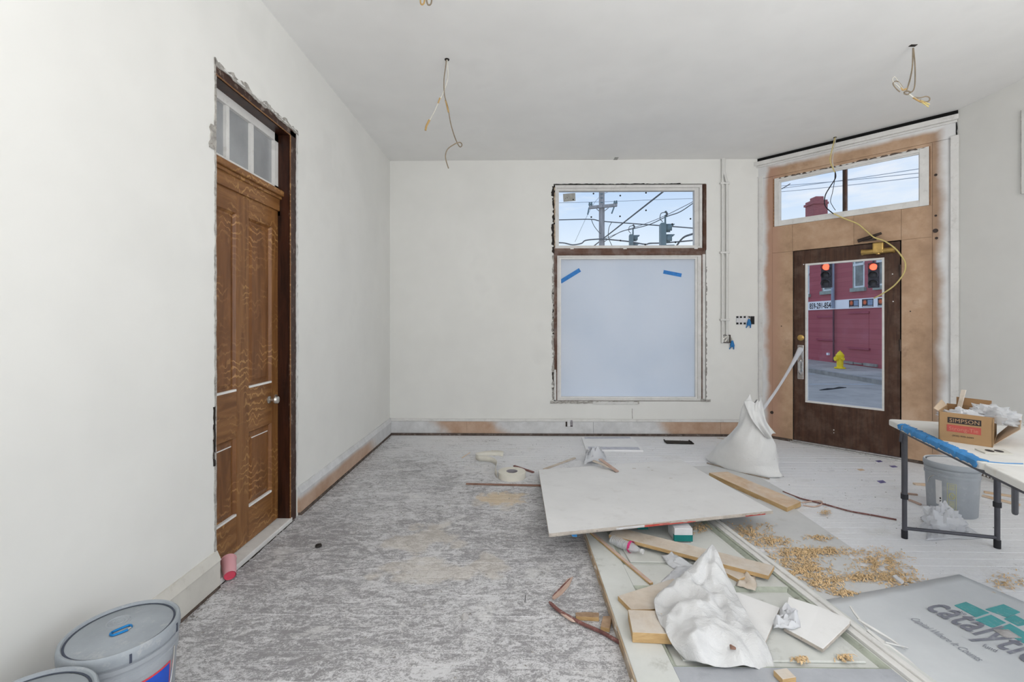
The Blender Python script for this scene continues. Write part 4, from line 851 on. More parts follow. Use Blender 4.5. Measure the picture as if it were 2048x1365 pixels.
crumple('paper_packet', ((1478, 1150), (1512, 1152), (1514, 1184), (1470, 1172)), .052, .03, 'pine_dusty', 'crumpled pale paper packet under the short pine board', 'paper', 8, seed=8)
crumple('plastic_wrap', ((1322, 1114), (1352, 1112), (1396, 1136), (1345, 1138)), .052, .022, 'thin_white_plastic', 'torn white plastic lying in front of the long pine board', 'plastic', seed=5)
crumple('plastic_wrap', ((1352, 1136), (1398, 1132), (1380, 1160), (1318, 1168)), .052, .02, 'thin_white_plastic', 'flat white plastic scrap left of the sheeting peak', 'plastic', seed=6)
edgeboard('pine_board', onz(1556, 1350, .074), onz(1583, 1346, .074), .045, .022, 'small wood cut-off on the blue-grey door rail', 'pine_dusty')
# boxes with teal stripe under the drywall
for (l, r, t, b, Y, lab) in ((1349, 1385, 1045, 1084, 2.72, 'upright white carton with teal stripe under the drywall'), (1276, 1296, 1050, 1060, 2.86, 'teal striped carton hidden deeper under the drywall')):
    p0, p1 = onz(l, b, .05), onz(r, b, .05); Yc = p0.y; hgt = .078
    bx_ = thing('carton', (p0+p1)/2, lab, 'carton', 'cartons under the drywall')
    MB().box(p0.x, p1.x, Yc, Yc+.12, .05, .05+hgt).build('body', 'paper_white', bx_, bevel=.002)
    MB().box(p0.x-.0008, p1.x+.0008, Yc-.0015, Yc+.02, .052, .05+hgt*.5).build('teal_stripe', 'teal_print', bx_)
# crushed water bottle
pa, pb_ = onz(1222, 1078, .075), onz(1283, 1103, .072); ax = (pb_-pa); Lb = ax.length; axn = ax.normalized()
bt = thing('water_bottle', (pa+pb_)/2-VZ*.02, 'crushed clear plastic water bottle lying on the old door', 'bottle')
prof = [(0, 0), (.020, .001), (.029, .006)]
for i in range(9): h = .012+i*.0105; prof += [(.031, h), (.0275, h+.005)]
prof += [(.030, .11), (.030, .135), (.026, .15), (.018, .168), (.011, .178), (.011, .192), (0, .193)]
m = MB().lathe(pa, [(r, h*Lb/.193) for r, h in prof], 28, axn)
for v in m.v:
    t = (v-pa).dot(axn); k = .006*nz(v*28)+.004*nz(v*60); v += Vector((k, k*.6, 0)); v.z = .052+(v.z-.044)*(.72+.12*nz((t*22, 1, 2))) if v.z > .052 else .0525
m.build('body', 'clear_plastic', bt, True)
MB().lathe(pa+axn*Lb*.62, [(.0315, 0), (.0315, Lb*.08)], 12, axn).build('label', 'pink_label', bt, True)
MB().lathe(pa+axn*Lb*.985, [(0, 0), (.013, .0), (.013, .014), (0, .0145)], 14, axn).build('cap', 'label_white', bt, True)
# white plastic sheeting thrown over the boards
rows = [((1417, 1097), (1425, 1091), (1433, 1099), .215), ((1368, 1148), (1415, 1140), (1452, 1146), .165), ((1317, 1190), (1400, 1182), (1470, 1182), .120), ((1311, 1221), (1392, 1222), (1489, 1222), .125),
        ((1330, 1262), (1405, 1262), (1512, 1262), .118), ((1346, 1294), (1430, 1296), (1533, 1296), .098), ((1372, 1327), (1447, 1336), (1551, 1339), .060)]
net = []
for i, (l, c, r, z) in enumerate(rows):
    zl = z-(.0 if i < 1 else .02); net.append([onz(*l, zl), onz((l[0]+c[0])/2, (l[1]+c[1])/2, z+.008), onz(*c, z+(.012 if i in (2, 3, 4) else 0)), onz((c[0]+r[0])/2, (c[1]+r[1])/2, z), onz(*r, z-(.0 if i < 1 else .025))])
def cat(P, t):
    n = len(P)-1; x = min(max(t*n, 0), n-1e-6); i = int(x); t = x-i; p0, p1, p2, p3 = P[max(i-1, 0)], P[i], P[i+1], P[min(i+2, n)]
    return .5*((2*p1)+(p2-p0)*t+(2*p0-5*p1+4*p2-p3)*t*t+(3*p1-p0-3*p2+p3)*t*t*t)
def shf(u, v):
    p = cat([cat(r, u) for r in net], v); e = min(u, 1-u, 1-v)*6
    f = (1-abs(nz((p.x*7+p.y*3, p.y*6-p.x*4, 4)))*2.6)*.026-abs(nz((p.x*13-p.y*5, p.y*11+p.x*6, 7)))*.030+nz((p.x*30, p.y*30, 3))*.004+.012*math.sin(u*9+v*7)*min(1, v*2)
    return p+Vector((nz((p.x*9, p.y*9, 1))*.006, nz((p.x*9, p.y*9, 2))*.006, f*min(1, .35+e)*min(1, .2+v*4)))
tag(MB().grid(shf, 60, 80).build('plastic_sheeting', 'white_sheeting', None, 'full', solid=.0012), 'crumpled white plastic sheeting draped over boards on the old door', 'sheeting')
pw_ = onz(1466, 1296, .085)
crumple('leaf_debris', ((1458, 1288), (1472, 1290), (1472, 1302), (1462, 1300)), .105, .01, 'stick_brown', 'small brown scrap stuck on the white sheeting', 'debris', 4, seed=12)

# ------------------------------------------------------------------ big drywall sheet
cA, cB, cC, cD = onz(1077, 940, .055), onz(1362, 920.5, .045), onz(1546, 1022, .150), onz(1098, 1068, .190)
dw = thing('drywall_sheet', (cA+cB+cC+cD)/4-VZ*.06, 'large white drywall sheet propped over the old door and rubble', 'drywall')
def dwp(u, v, dz=0.0):
    p = cA*(1-u)*(1-v)+cB*u*(1-v)+cC*u*v+cD*(1-u)*v; return p+VZ*(dz-.018*math.sin(math.pi*u)*math.sin(math.pi*v))
n = 14; m = MB(); q = lambda i, j, k: k*(n+1)**2+j*(n+1)+i; vs = []
for k, dz in ((0, 0), (1, -.019)):
    for j in range(n+1):
        for i in range(n+1): vs.append(dwp(i/n, j/n, dz))
fs = [(q(i, j+1, 0), q(i+1, j+1, 0), q(i+1, j, 0), q(i, j, 0)) for i in range(n) for j in range(n)]+[(q(i, j, 1), q(i+1, j, 1), q(i+1, j+1, 1), q(i, j+1, 1)) for i in range(n) for j in range(n)]
m.add(vs, fs).build('board', 'drywall_face', dw)
m = MB()
for i in range(n):
    a, b = i/n, (i+1)/n
    for P in ((dwp(a, 1), dwp(b, 1)), (dwp(b, 0), dwp(a, 0)), (dwp(0, b), dwp(0, a)) if False else (dwp(0, a), dwp(0, b)), (dwp(1, b), dwp(1, a))):
        m.add([P[0]-VZ*.0195, P[1]-VZ*.0195, P[1]+VZ*.0004, P[0]+VZ*.0004], [(0, 1, 2, 3)])
m.build('paper_edge', 'drywall_edge', dw)
def dwedge(t0, t1, z0, z1, mat, nm):
    m = MB(); k = 6
    for i in range(k):
        a, b = dwp(t0+(t1-t0)*i/k, 1.0009), dwp(t0+(t1-t0)*(i+1)/k, 1.0009); m.add([a+VZ*z0-VY*.001, b+VZ*z0-VY*.001, b+VZ*z1-VY*.001, a+VZ*z1-VY*.001], [(0, 1, 2, 3)])
    m.build(nm, mat, dw)
dwedge(.39, .50, -.019, -.007, 'red_print', 'printed_tape'); dwedge(.50, .62, -.019, -.012, 'red_print', 'printed_tape'); dwedge(.27, .39, -.018, -.006, 'paper_white', 'printed_tape'); dwedge(.86, .96, -.0195, -.012, 'red_print', 'printed_tape')
ragged('torn_paper', dw, 'drywall_edge', dwp(.0, 1, -.013), (cC-cD).normalized(), -VY, VZ, (cC-cD).length*.95, -.002, .005, .001, seed=71, duty=.7)
for (px, py, w, h) in ((1266, 938, .03, .008), (1300, 936, .02, .004), (1302, 943, .018, .004), (1340, 962, .025, .004)):
    t = (px-1077)/(1362-1077); p = onz(px, py, .055)
    best = min(((u/60, v/60) for u in range(61) for v in range(61)), key=lambda a: (dwp(*a).xy-p.xy).length); p = dwp(*best)
    MB().box(p.x-w/2, p.x+w/2, p.y-h, p.y+h, p.z-.002, p.z+.0012).build('surface_nick', 'drywall_edge', dw)
MB().tube(spl([dwp(.095, .985, -.013), dwp(.095, .985, -.03), dwp(.11, .985, -.035)], 3), [.008]*7, 6).build('tape_tab', 'masking_blue', dw)
# props that carry the sheet
for (px, py, zt, lab) in ((1150, 1010, .10, 'scrap wood block propping the left of the drywall sheet'), (1420, 1010, .075, 'scrap wood block propping the right of the drywall sheet')):
    p = onz(px, py, 0); best = min(((u/60, v/60) for u in range(61) for v in range(61)), key=lambda a: (dwp(*a).xy-p.xy).length); zt = dwp(*best).z-.0205; zb = .0125 if px > 1300 else 0
    if px < 1300: tag(MB().box(p.x-.05, p.x+.05, p.y-.02, p.y+.02, zb, zt).build('wood_block', 'pine_dusty', None, bevel=.003), lab, 'wood block')
# sticks, tape, scraps around the sheet
def stick(pts, r, mat, label, cat='stick', name='stick', grp=None, z=.006, seg=6):
    P = [onz(px, py, z) for px, py in pts]; return tag(MB().tube(spl(P, 4) if len(P) > 2 else P, r, seg).build(name, mat, None, True), label, cat, grp)
tag(plank('wood_stick', onz(932, 967, .012), onz(1085, 970.5, .012), .018, .011, 'stick_brown'), 'long thin brown stick running under the left of the drywall', 'stick')
tag(plank('wood_stick', onz(1028, 931, .012), onz(1067, 944, .012), .022, .011, 'bark_red'), 'short reddish stick pointing at the drywall corner', 'stick')
tag(plank('wood_stick', onz(1088, 938, .012), onz(1150, 915.5, .012), .024, .011, 'pine_dusty'), 'pale stick lying behind the drywall corner', 'stick')
for (p, q, lab) in (((924, 916), (940, 905), 'thin straw-coloured splinter left of the paper tape'), ((970, 909), (985, 901), 'thin splinter behind the paper tape loop')): tag(plank('wood_splinter', onz(*p, .006), onz(*q, .006), .010, .005, 'pine_fresh'), lab, 'splinter')
# paper joint tape with its roll
tp = thing('joint_tape', onz(1020, 960), 'roll of cream paper joint tape with a long loose ribbon', 'tape'); rc = onz(1024, 955, 0)
MB().lathe(rc, [(.045, 0), (.045, .052), (.120, .052), (.120, 0)], 36).build('roll', 'paper_tape', tp, True)
MB().lathe(rc, [(.044, .0), (.044, .053), (.050, .0535)], 24).build('core', 'tape_core', tp, True)
path = [onz(*p, 0) for p in ((994, 957), (989, 949), (992, 938), (986, 930), (972, 926), (958, 924), (952, 918), (966, 914), (990, 912), (1006, 914))]
path = spl(path, 6); nn = len(path); vs = []
for i, p in enumerate(path):
    t = i/(nn-1); lean = Vector((.01*math.sin(t*9), .03*t, 0)); h = .052*(1-.15*t); z0 = .002+.012*max(0, math.sin(t*5)); fl_ = Vector((.0, .04, 0))*max(0, t-.5)*2
    vs += [p+VZ*z0, p+lean+fl_+VZ*(z0+h*(1-.55*max(0, t-.5)))]
MB().add(vs, [(2*i, 2*i+2, 2*i+3, 2*i+1) for i in range(nn-1)]).build('ribbon', 'paper_tape', tp, True, solid=.0012)
# torn packet with wooden sticks on the back edge of the drywall
crumple('paper_packet', ((1172, 908), (1202, 905), (1214, 922), (1168, 930)), .03, .10, 'thin_white_plastic', 'crumpled white packet behind the drywall back edge', 'packet', 12, seed=21)
for (p, q, lab) in (((1186, 921), (1230, 938), 'pale wooden stick leaning from the white packet'), ((1200, 918), (1235, 943), 'dark-edged stick leaning from the white packet')):
    tag(plank('wood_stick', onz(*p, .115), onz(*q, .075), .034, .008, 'stick_pink' if 'dark' in lab else 'pine_dusty'), lab, 'stick', 'sticks by the white packet')
sp_ = thing('printed_board', onz(1225, 888), 'white printed board offcut lying by the back wall', 'board')
pp = [onz(*p, .02) for p in ((1163, 874.5), (1264, 873.5), (1287, 901), (1172, 899.5))]
MB().prism(pp, (0, 0, -.019)).build('board', 'label_bright', sp_)
for a, b in ((.02, .16), (.80, .98)):
    f = lambda u, v: (pp[0]*(1-u)+pp[1]*u)*(1-v)+(pp[3]*(1-u)+pp[2]*u)*v
    MB().add([f(.05, a)+VZ*.0008, f(.05, b)+VZ*.0008, f(.95, b)+VZ*.0008, f(.95, a)+VZ*.0008], [(0, 1, 2, 3)]).build('printed_band', 'board_print', sp_)
vt = thing('metal_strip', onz(1356, 884), 'narrow black metal strip lying near the back wall', 'metal strip')
MB().prism([onz(*p, .014) for p in ((1328, 881), (1383, 882.5), (1386, 887), (1334, 886))], (0, 0, -.013)).build('plate', 'vent_black', vt)
for p, q in (((1328, 880), (1334, 886)), ((1378, 881.5), (1387, 888))): MB().tube([onz(*p, .016), onz(*q, .016)], .008, 5).build('tab', 'vent_black', vt)
tag(plank('wood_splinter', onz(1434, 876, .006), onz(1452, 879, .006), .012, .005, 'pine_dusty'), 'thin splinter near the baseboard left of the sack', 'splinter')
# broken bark-coloured lath and two blocks left of the old door
lt = thing('broken_lath', onz(1170, 1230), 'thin broken lath with reddish bark, left of the old door', 'lath')
MB().tube(spl([onz(1098, 1204, .03), onz(1118, 1222, .014), onz(1160, 1246, .01), onz(1205, 1266, .01), onz(1246, 1290, .012)], 4), [.003]+[.008]*15+[.004], 6).build('long_piece', 'bark_red', lt, True)
MB().tube(spl([onz(1104, 1208, .012), onz(1125, 1228, .010), (onz(1150, 1245, .008))], 4), [.003]+[.007]*7+[.002], 6).build('peeled_bark', 'stick_pink', lt, True)
tag(MB().prism([onz(*p, .006) for p in ((1104, 1196), (1116, 1180), (1136, 1158), (1146, 1154), (1138, 1172), (1124, 1188), (1108, 1199))], (0, 0, -.005)).build('bark_strip', 'stick_pink'), 'torn pinkish bark strip left of the old door', 'bark')
tag(MB().tube([onz(1105, 1193, .0065), onz(1120, 1178, .0065), onz(1140, 1158, .0065)], [.002, .005, .002], 5).build('bark_strip', 'bark_red'), 'thin red fibre lying on the pinkish bark strip', 'bark')
wood('block_brown', (.24, .15, .09), (.44, .31, .21), (2, 2, 2), .8)
polyboard([(1151, 1225.5), (1174, 1224.5), (1198, 1226), (1198, 1236), (1152, 1233.5)], .018, .018, 'small brown wood block lying level beside the broken lath', 'block_brown', 'wood_block', 'small blocks by the broken lath')
polyboard([(1206, 1233), (1224, 1232), (1219, 1258), (1201, 1254)], .018, .018, 'small brown wood block touching the old door edge', 'block_brown', 'wood_block', 'small blocks by the broken lath')
# fresh pine board and wires by the sack
o = polyboard([(1418, 946), (1455, 944), (1602, 1004), (1574, 1016)], .042, .036, 'fresh tan pine board on the floor between sack and drywall', 'pine_fresh', 'pine_plank', None)
stick([(1566, 984), (1600, 997), (1624, 1003), (1660, 1012), (1700, 1023), (1745, 1031), (1793, 1040)], .006, 'bark_red', 'long dark twisted wire trailing across the floor towards the table', 'wire', 'loose_wire', z=.007)
stick([(1604, 1006), (1625, 1003), (1642, 1003), (1643, 1009), (1628, 1014), (1606, 1011)], .005, 'stick_pink', 'small pinkish wire loop at the end of the fresh pine board', 'wire', 'loose_wire', z=.006)

# ------------------------------------------------------------------ sack and the white strap
SL, SR = onz(1405, 927), onz(1547, 963); SU = (SR-SL).normalized(); SW = Vector((-SU.y, SU.x, 0)); SW = SW if SW.y > 0 else -SW; SM = (SL+SR)/2
rings = [(0, 0, .335, .12, .11), (.02, 0, .345, .145, .12), (.07, .0, .305, .17, .14), (.13, .015, .275, .18, .15), (.19, .03, .245, .175, .155), (.25, .05, .215, .165, .16), (.31, .065, .175, .15, .16), (.37, .072, .135, .128, .16), (.43, .075, .112, .11, .165), (.49, .072, .098, .095, .17), (.55, .068, .086, .080, .175), (.60, .072, .066, .06, .18), (.645, .082, .050, .028, .185)]
NS = 72; vs = []
zc = [r[0] for r in rings]; RR = [cat([Vector(r[:3]) for r in rings], i/40) for i in range(41)]; R2 = [cat([Vector((r[3], r[4], 0)) for r in rings], i/40) for i in range(41)]
for i in range(41):
    z, ou, a = RR[i]; b, ow, _ = R2[i]; t = z/.645
    for k in range(NS):
        th = 2*math.pi*k/NS; c_, s_ = math.cos(th), math.sin(th); pw = .75+.25*min(1, t*3)
        x = a*math.copysign(abs(c_)**(1.0), c_); y = b*math.copysign(abs(s_)**(1.9-.9*min(1, t*4)), s_)
        fold = 1+min(1, t*1.6)*(.07*math.sin(th*4+z*9)+.055*math.sin(th*9-z*16)*min(1, t*1.5))+.05*nz((c_*1.6, s_*1.6, z*7))
        tip = VZ*(.012*abs(c_)**6 if t < .05 else 0)
        vs.append(SM+SU*(ou+x*fold)+SW*(ow+y*fold)+VZ*(z+.02*nz((c_*2, s_*2, z*3))*min(1, t*4)+(.035*math.sin(th*2+1)+.02*math.sin(th*5))*max(0, t-.85)/.15)+tip)
m = MB().add(vs, [(i*NS+k, i*NS+(k+1) % NS, (i+1)*NS+(k+1) % NS, (i+1)*NS+k) for i in range(40) for k in range(NS)]+[tuple(range(NS-1, -1, -1))])
sk = thing('sack', SM+SW*.12, 'full white woven sack with gathered neck standing by the street door', 'sack')
m.build('bag', 'white_sack', sk, 'full')
MB().tube(spl([SL*.93+SR*.07+VZ*.012, SL*.7+SR*.3-SW*.005+VZ*.012, SL*.4+SR*.6-SW*.01+VZ*.008, SR*.95+SL*.05+VZ*.012], 5), .006, 6).build('bottom_seam', 'sack_stitch', sk, True)
def flap(u, v):     # loose mouth hanging over to the right
    top = [ony(1487, 803, 4.22), ony(1500, 801, 4.2), ony(1514, 810, 4.2), ony(1522, 818, 4.22)]; mid = [ony(1500, 838, 4.12), ony(1512, 842, 4.1), ony(1524, 845, 4.1), ony(1534, 846, 4.14)]; bot = [ony(1527, 873, 4.08), ony(1534, 876, 4.06), ony(1541, 873, 4.05), ony(1548, 866, 4.08)]
    p = cat([cat(r, u) for r in (top, mid, bot)], v); return p+Vector((0, -.018*math.sin(u*11+v*2)-.012, 0))*(.4+v)
MB().grid(flap, 24, 24).build('mouth_flap', 'white_sack', sk, 'full', solid=.002)
st0 = cw(.497, 1.045, .022); st1 = ony(1524, 822, 4.6)
strap = MB(); P = [st0+(st1-st0)*t+VZ*(-.03*math.sin(math.pi*t)) for t in [i/14 for i in range(15)]]
strap.tube(P, [.030, .024, .020, .017, .015, .014, .013, .013, .012, .013, .013, .014, .014, .015, .012], 8)
tag(strap.build('plastic_strap', 'thin_white_plastic', None, True), 'stretched white plastic strap tied from the door handle to the sack', 'strap')

# ------------------------------------------------------------------ buckets
def bucket(c, rim_r, H, label, lidmat, body='bucket_grey', lip=False):
    t = thing('plastic_bucket', (c[0], c[1], 0), label, 'bucket', None); c = Vector((c[0], c[1], 0)); r = rim_r
    MB().lathe(c, [(0, .004), (r*.84, .0), (r*.86, .004), (r*.935, H*.74), (r*.965, H*.74), (r*.965, H*.79), (r*.94, H*.795), (r*.945, H*.84), (r*.975, H*.84), (r*.975, H*.875), (r*.945, H*.88), (r*.95, H*.96), (0, H*.96)], 56).build('body', body, t, True)
    ld = MB().lathe(c, [(r*.955, H*.905), (r, H*.905), (r*1.004, H*.95), (r*.99, H*.99), (r*.965, H), (r*.93, H*.995), (r*.905, H*.975), (r*.895, H*.945), (r*.885, H*.945), (r*.875, H*.975), (r*.86, H*.978), (0, H*.978)], 64).build('lid', lidmat, t, True)
    MB().lathe(c, [(r*.872, H*.981), (r*.906, H*.981)], 64).build('groove', 'groove_dark', ld, True)
    return t, ld
b1, l1 = bucket((-1.263, 1.444), .152, .378, 'grey bucket with a blue clip on its lid by the left wall', 'bucket_lid')
b2, l2 = bucket((-1.252, 1.131), .152, .378, 'grey bucket cut off by the lower left corner of the photo', 'bucket_lid')
cc = onz(238, 1243, .371)
for r in (.012, .022, .030): MB().lathe((cc.x, cc.y, .3695), [(r, 0), (r+.001, .0016), (r+.003, .0016), (r+.004, 0)], 28).build('embossed_ring', 'bucket_grey', l1, True)
for px, py in ((258, 1311), (333, 1260)):
    d = (onz(px, py, .35)-Vector((-1.263, 1.444, .35))).normalized(); p = Vector((-1.263, 1.444, .352))+Vector((d.x, d.y, 0))*.1535; tn = Vector((-d.y, d.x, 0))
    MB().frame(p, tn, VZ, Vector((d.x, d.y, 0)), -.003, .003, -.012, .014, -.004, .0006).build('lid_slot', 'groove_dark', l1)
def wrap(c, r0, a0, a1, z0, z1, mat, par, nm, tilt=.11):
    m = MB(); k = 16; vs = []
    for i in range(k+1):
        a = a0+(a1-a0)*i/k
        for z in (z0, z1): rr = r0+z*tilt*.22; vs.append(Vector((c[0]+math.cos(a)*rr, c[1]+math.sin(a)*rr, z)))
    return m.add(vs, [(2*i, 2*i+2, 2*i+3, 2*i+1) for i in range(k)]).build(nm, mat, par, True)
rad = math.radians
def wr1(z): return .152*(.86+.075*z/(.378*.74))+.0012
def wrapb(c, rim, H, a0, a1, z0, z1, mat, par, nm, off=.0012):
    f = lambda z: rim*(.86+.075*z/(H*.74))+off; m = MB(); k = 16; vs = []
    for i in range(k+1):
        a = a0+(a1-a0)*i/k
        for z in (z0, z1): vs.append(Vector((c[0]+math.cos(a)*f(z), c[1]+math.sin(a)*f(z), z)))
    return m.add(vs, [(2*i, 2*i+2, 2*i+3, 2*i+1) for i in range(k)]).build(nm, mat, par, True)
cb = (-1.263, 1.444)
wrapb(cb, .152, .378, rad(-75), rad(8), .05, .262, 'label_red', b1, 'label_border'); wrapb(cb, .152, .378, rad(-73), rad(6), .055, .256, 'label_blue', b1, 'label', .0018)
wrapb(cb, .152, .378, rad(-73), rad(-45), .055, .225, 'label_white', b1, 'label_panel', .0024)
f_ = lambda z: .152*(.86+.075*z/(.378*.74))+.003
for zz, s in ((.205, .018), (.17, .014)):
    a = rad(-18); U2 = Vector((-math.sin(a), math.cos(a), 0)); O2 = Vector((cb[0]+math.cos(a)*(f_(zz)+.0015), cb[1]+math.sin(a)*(f_(zz)+.0015), zz)); MB().frame(O2, U2, VZ, Vector((math.cos(a), math.sin(a), 0)), -.02, .02, 0, s*.35, -.002, 0).build('label_print', 'label_white', b1)
MB().tube(spl([Vector((cb[0]+math.cos(a)*.149, cb[1]+math.sin(a)*.149, z)) for a, z in ((rad(12), .30), (rad(8), .24), (rad(0), .18), (rad(-14), .14), (rad(-40), .12), (rad(-80), .11))], 5), .0022, 6).build('wire_handle', 'nickel', b1, True)
# carabiner on the lid
p = onz(221, 1270, .374); q = onz(263, 1253, .374); u = (q-p); L_ = u.length; u.normalize(); v = Vector((-u.y, u.x, 0)); mid = (p+q)/2
kb_ = thing('carabiner', mid, 'blue carabiner clip with silver gate on the bucket lid', 'carabiner')
pts = [mid+u*(L_/2*x)+v*(.013*y) for x, y in ((.55, -1), (-.2, -1), (-.8, -.8), (-1, 0), (-.8, .8), (0, 1), (.7, 1), (1, .5), (.95, -.3))]
MB().tube(spl([Vector((k.x, k.y, .374)) for k in pts], 4), .0036, 8).build('body', 'anodised_blue', kb_, True)
MB().tube([mid+u*(L_*.5*.9)-v*.006, mid+u*(L_*.5*.2)-v*.013, mid-u*(L_*.5*.1)-v*.013], .0028, 6).build('gate', 'nickel', kb_, True)
# bucket below the table
cr = Vector((3.075, 3.315, 0))
b3, l3 = bucket(cr, .155, .362, 'grey bucket with yellow warning print under the folding table', 'bucket_grey')
MB().lathe((cr.x, cr.y, .362*.9795), [(0, 0), (.155*.86, 0)], 48).build('dusty_lid_top', 'bucket_dusty_lid', l3)
MB().lathe((cr.x, cr.y, .362*1.0005), [(.155*.925, -.001), (.155*.968, .0004)], 48).build('dusty_rim', 'bucket_dusty_lid', l3)
av = math.atan2(-cr.y, -cr.x)     # towards the camera
f3 = lambda z: .155*(.86+.075*z/(.362*.74))+.0018
def onb(da, z): a = av+da; return Vector((cr.x+math.cos(a)*f3(z), cr.y+math.sin(a)*f3(z), z))
def outl(a0, a1, z0, z1, w, mat, nm):
    for q0, q1, r0, r1 in ((a0, a1, z0, z0+w), (a0, a1, z1-w, z1), (a0, a0+w*7, z0, z1), (a1-w*7, a1, z0, z1)): wrapb(cr, .155, .362, av+q0, av+q1, r0, r1, mat, b3, nm, .0018)
outl(-.17, .16, .055, .235, .002, 'yellow_print', 'warning_border')
MB().tube([onb(.10*math.cos(t), .148+.021*math.sin(t)) for t in [2*math.pi*i/24 for i in range(25)]], .0018, 5).build('warning_ring', 'yellow_print', b3)
MB().tube([onb(-.075, .162), onb(0, .148), onb(.075, .134)], .0018, 5).build('warning_slash', 'yellow_print', b3)
for z in (.222, .212, .202, .192, .108, .098, .088, .078, .068): wrapb(cr, .155, .362, av-.11+.03*((z*1000) % 3)/3, av+.10, z, z+.003, 'yellow_print', b3, 'warning_text', .0018)
wrapb(cr, .155, .362, av-.62, av-.36, .07, .24, 'label_white', b3, 'label', .0018)
for z in (.09, .11): wrapb(cr, .155, .362, av-.46, av-.40, z, z+.012, 'print_black', b3, 'label_mark', .0024)
MB().tube(spl([onb(-.52, .275)+VZ*0, onb(-.72, .262)*1.0, onb(-.95, .235), onb(-1.05, .20)], 5), .0022, 6).build('wire_handle', 'nickel', b3, True)
pe = onb(-.50, .275); MB().lathe(pe, [(0, -.004), (.012, -.004), (.012, .006), (0, .008)], 10, (pe-Vector((cr.x, cr.y, pe.z)))).build('handle_ear', 'bucket_grey', b3)

# pink cup
c0, c1 = Vector((-1.497, 2.360, .034)), Vector((-1.560, 2.446, .072))
ax = (c1-c0).normalized(); Lc = (c1-c0).length
pc_ = thing('plastic_cup', (c0.x, c0.y, 0), 'pink plastic cup tipped over at the oak door threshold', 'cup')
MB().lathe(c0, [(.029, 0), (.0305, .004), (.0365, Lc*.95), (.039, Lc*.96), (.039, Lc), (.036, Lc), (.029, .008), (0, .008)], 32, ax).build('wall', 'pink_cup', pc_, True)
MB().lathe(c0, [(.027, .001), (.025, .005), (0, .0055)], 28, ax).build('base', 'pink_cup_base', pc_, True)

# ------------------------------------------------------------------ folding table and what lies on it
TZ = .74
T0 = onz(1774, 838, TZ); T1 = onz(2020, 953, TZ); tl_ = (T1-T0); TL = 1.83; tl_.normalize(); tu = Vector((-tl_.y, tl_.x, 0)); TW = .70
tb_ = thing('folding_table', T0+tl_*TL/2+tu*TW/2-VZ*TZ, 'white plastic folding table with dark metal legs at right', 'table')
def rrect(l, w, r, n=6):
    out = []
    for cx_, cy_, a0 in ((l-r, w-r, 0), (r, w-r, 90), (r, r, 180), (l-r, r, 270)):
        for i in range(n+1): a = rad(a0+90*i/n); out.append((cx_+r*math.cos(a), cy_+r*math.sin(a)))
    return out
half = .955
for k, (a, b) in enumerate(((0, half-.002), (half+.002, TL))):
    pts = [T0+tl_*(a+x)+tu*y for x, y in rrect(b-a, TW, .035 if True else .01)]
    MB().prism(pts, (0, 0, -.036)).build('top', 'table_top', tb_, bevel=.006)
MB().frame(T0-VZ*.05, tl_, tu, VZ, .06, TL-.06, .05, .075, -.02, .014).build('side_rail', 'table_leg', tb_)
MB().frame(T0-VZ*.05, tl_, tu, VZ, .06, TL-.06, TW-.075, TW-.05, -.02, .014).build('side_rail', 'table_leg', tb_)
LA, LB = onz(1809, 1077), onz(1994.5, 1097); sh = tl_*(TL-.30)
for j in (0, 1):
    A_, B_ = LA+sh*j, LB+sh*j; dab = (B_-A_).normalized()
    for Q, tq in ((A_, 1), (B_, -1)):
        lg = MB().tube([Q+VZ*.26, Q+VZ*.70], .0155, 12).build('leg', 'table_leg', tb_, True)
        MB().tube([Q+VZ*.03, Q+VZ*.27], .0130, 12).build('lower_tube', 'table_leg', lg, True)
        MB().tube([Q+VZ*.245, Q+VZ*.275], .019, 12).build('collar', 'rubber_black', lg, True)
        MB().tube([Q, Q+VZ*.05], .0165, 12).build('foot', 'rubber_black', lg, True)
        MB().tube([Q+VZ*.60-dab*tq*.022-tl_*(.05 if j else -.0), Q+VZ*.70-dab*tq*.012], .008, 6).build('latch', 'table_leg', lg)
    MB().tube([A_+VZ*.062, B_+VZ*.062], .0105, 10).build('crossbar', 'table_leg', tb_, True)
    MB().tube([A_+VZ*.69, B_+VZ*.69], .0105, 10).build('crossbar', 'table_leg', tb_, True)
A_ = (LA+LB)/2
MB().tube([onz(2030, 965, .70), onz(2030, 965, .70)+Vector((.17, .16, -.19))], .011, 8).build('brace', 'table_leg', tb_, True)
# blue tape along its left edge
edge = lambda t, off=0, z=TZ: T0+tl_*(t*1.166)+tu*off+VZ*(z-TZ)
tlab = ['short blue tape piece at the far corner of the table edge', 'wrinkled blue tape piece second from the far table corner', 'blue tape piece on the table edge beside the carton corner', 'blue tape piece in the middle of the taped table edge', 'blue tape piece above the bucket lid', 'longest blue tape end hanging near the bucket lid']
for i, (t0, t1) in enumerate(((.135, .175), (.185, .30), (.30, .42), (.42, .55), (.54, .66), (.65, .80))):
    def tf(u, v, t0=t0, t1=t1, i=i):
        t = t0+(t1-t0)*u+.012*nz((u*3, v*3, i)); w = .032*(1+.6*nz((u*5, i, 2))); s = (v-.42)*2*w
        wr = .006*abs(nz((u*9, v*5, i*3)))
        if s > 0: return edge(t, s, TZ+.0016+wr)
        return edge(t, -.0016-wr, TZ+max(s, -.033)-.001 if s < -.001 else TZ+.0012)
    tag(MB().grid(tf, 16, 10).build('tape_strip', 'masking_blue', None, True, solid=.0008), tlab[i], 'tape', 'blue tape on the table edge')
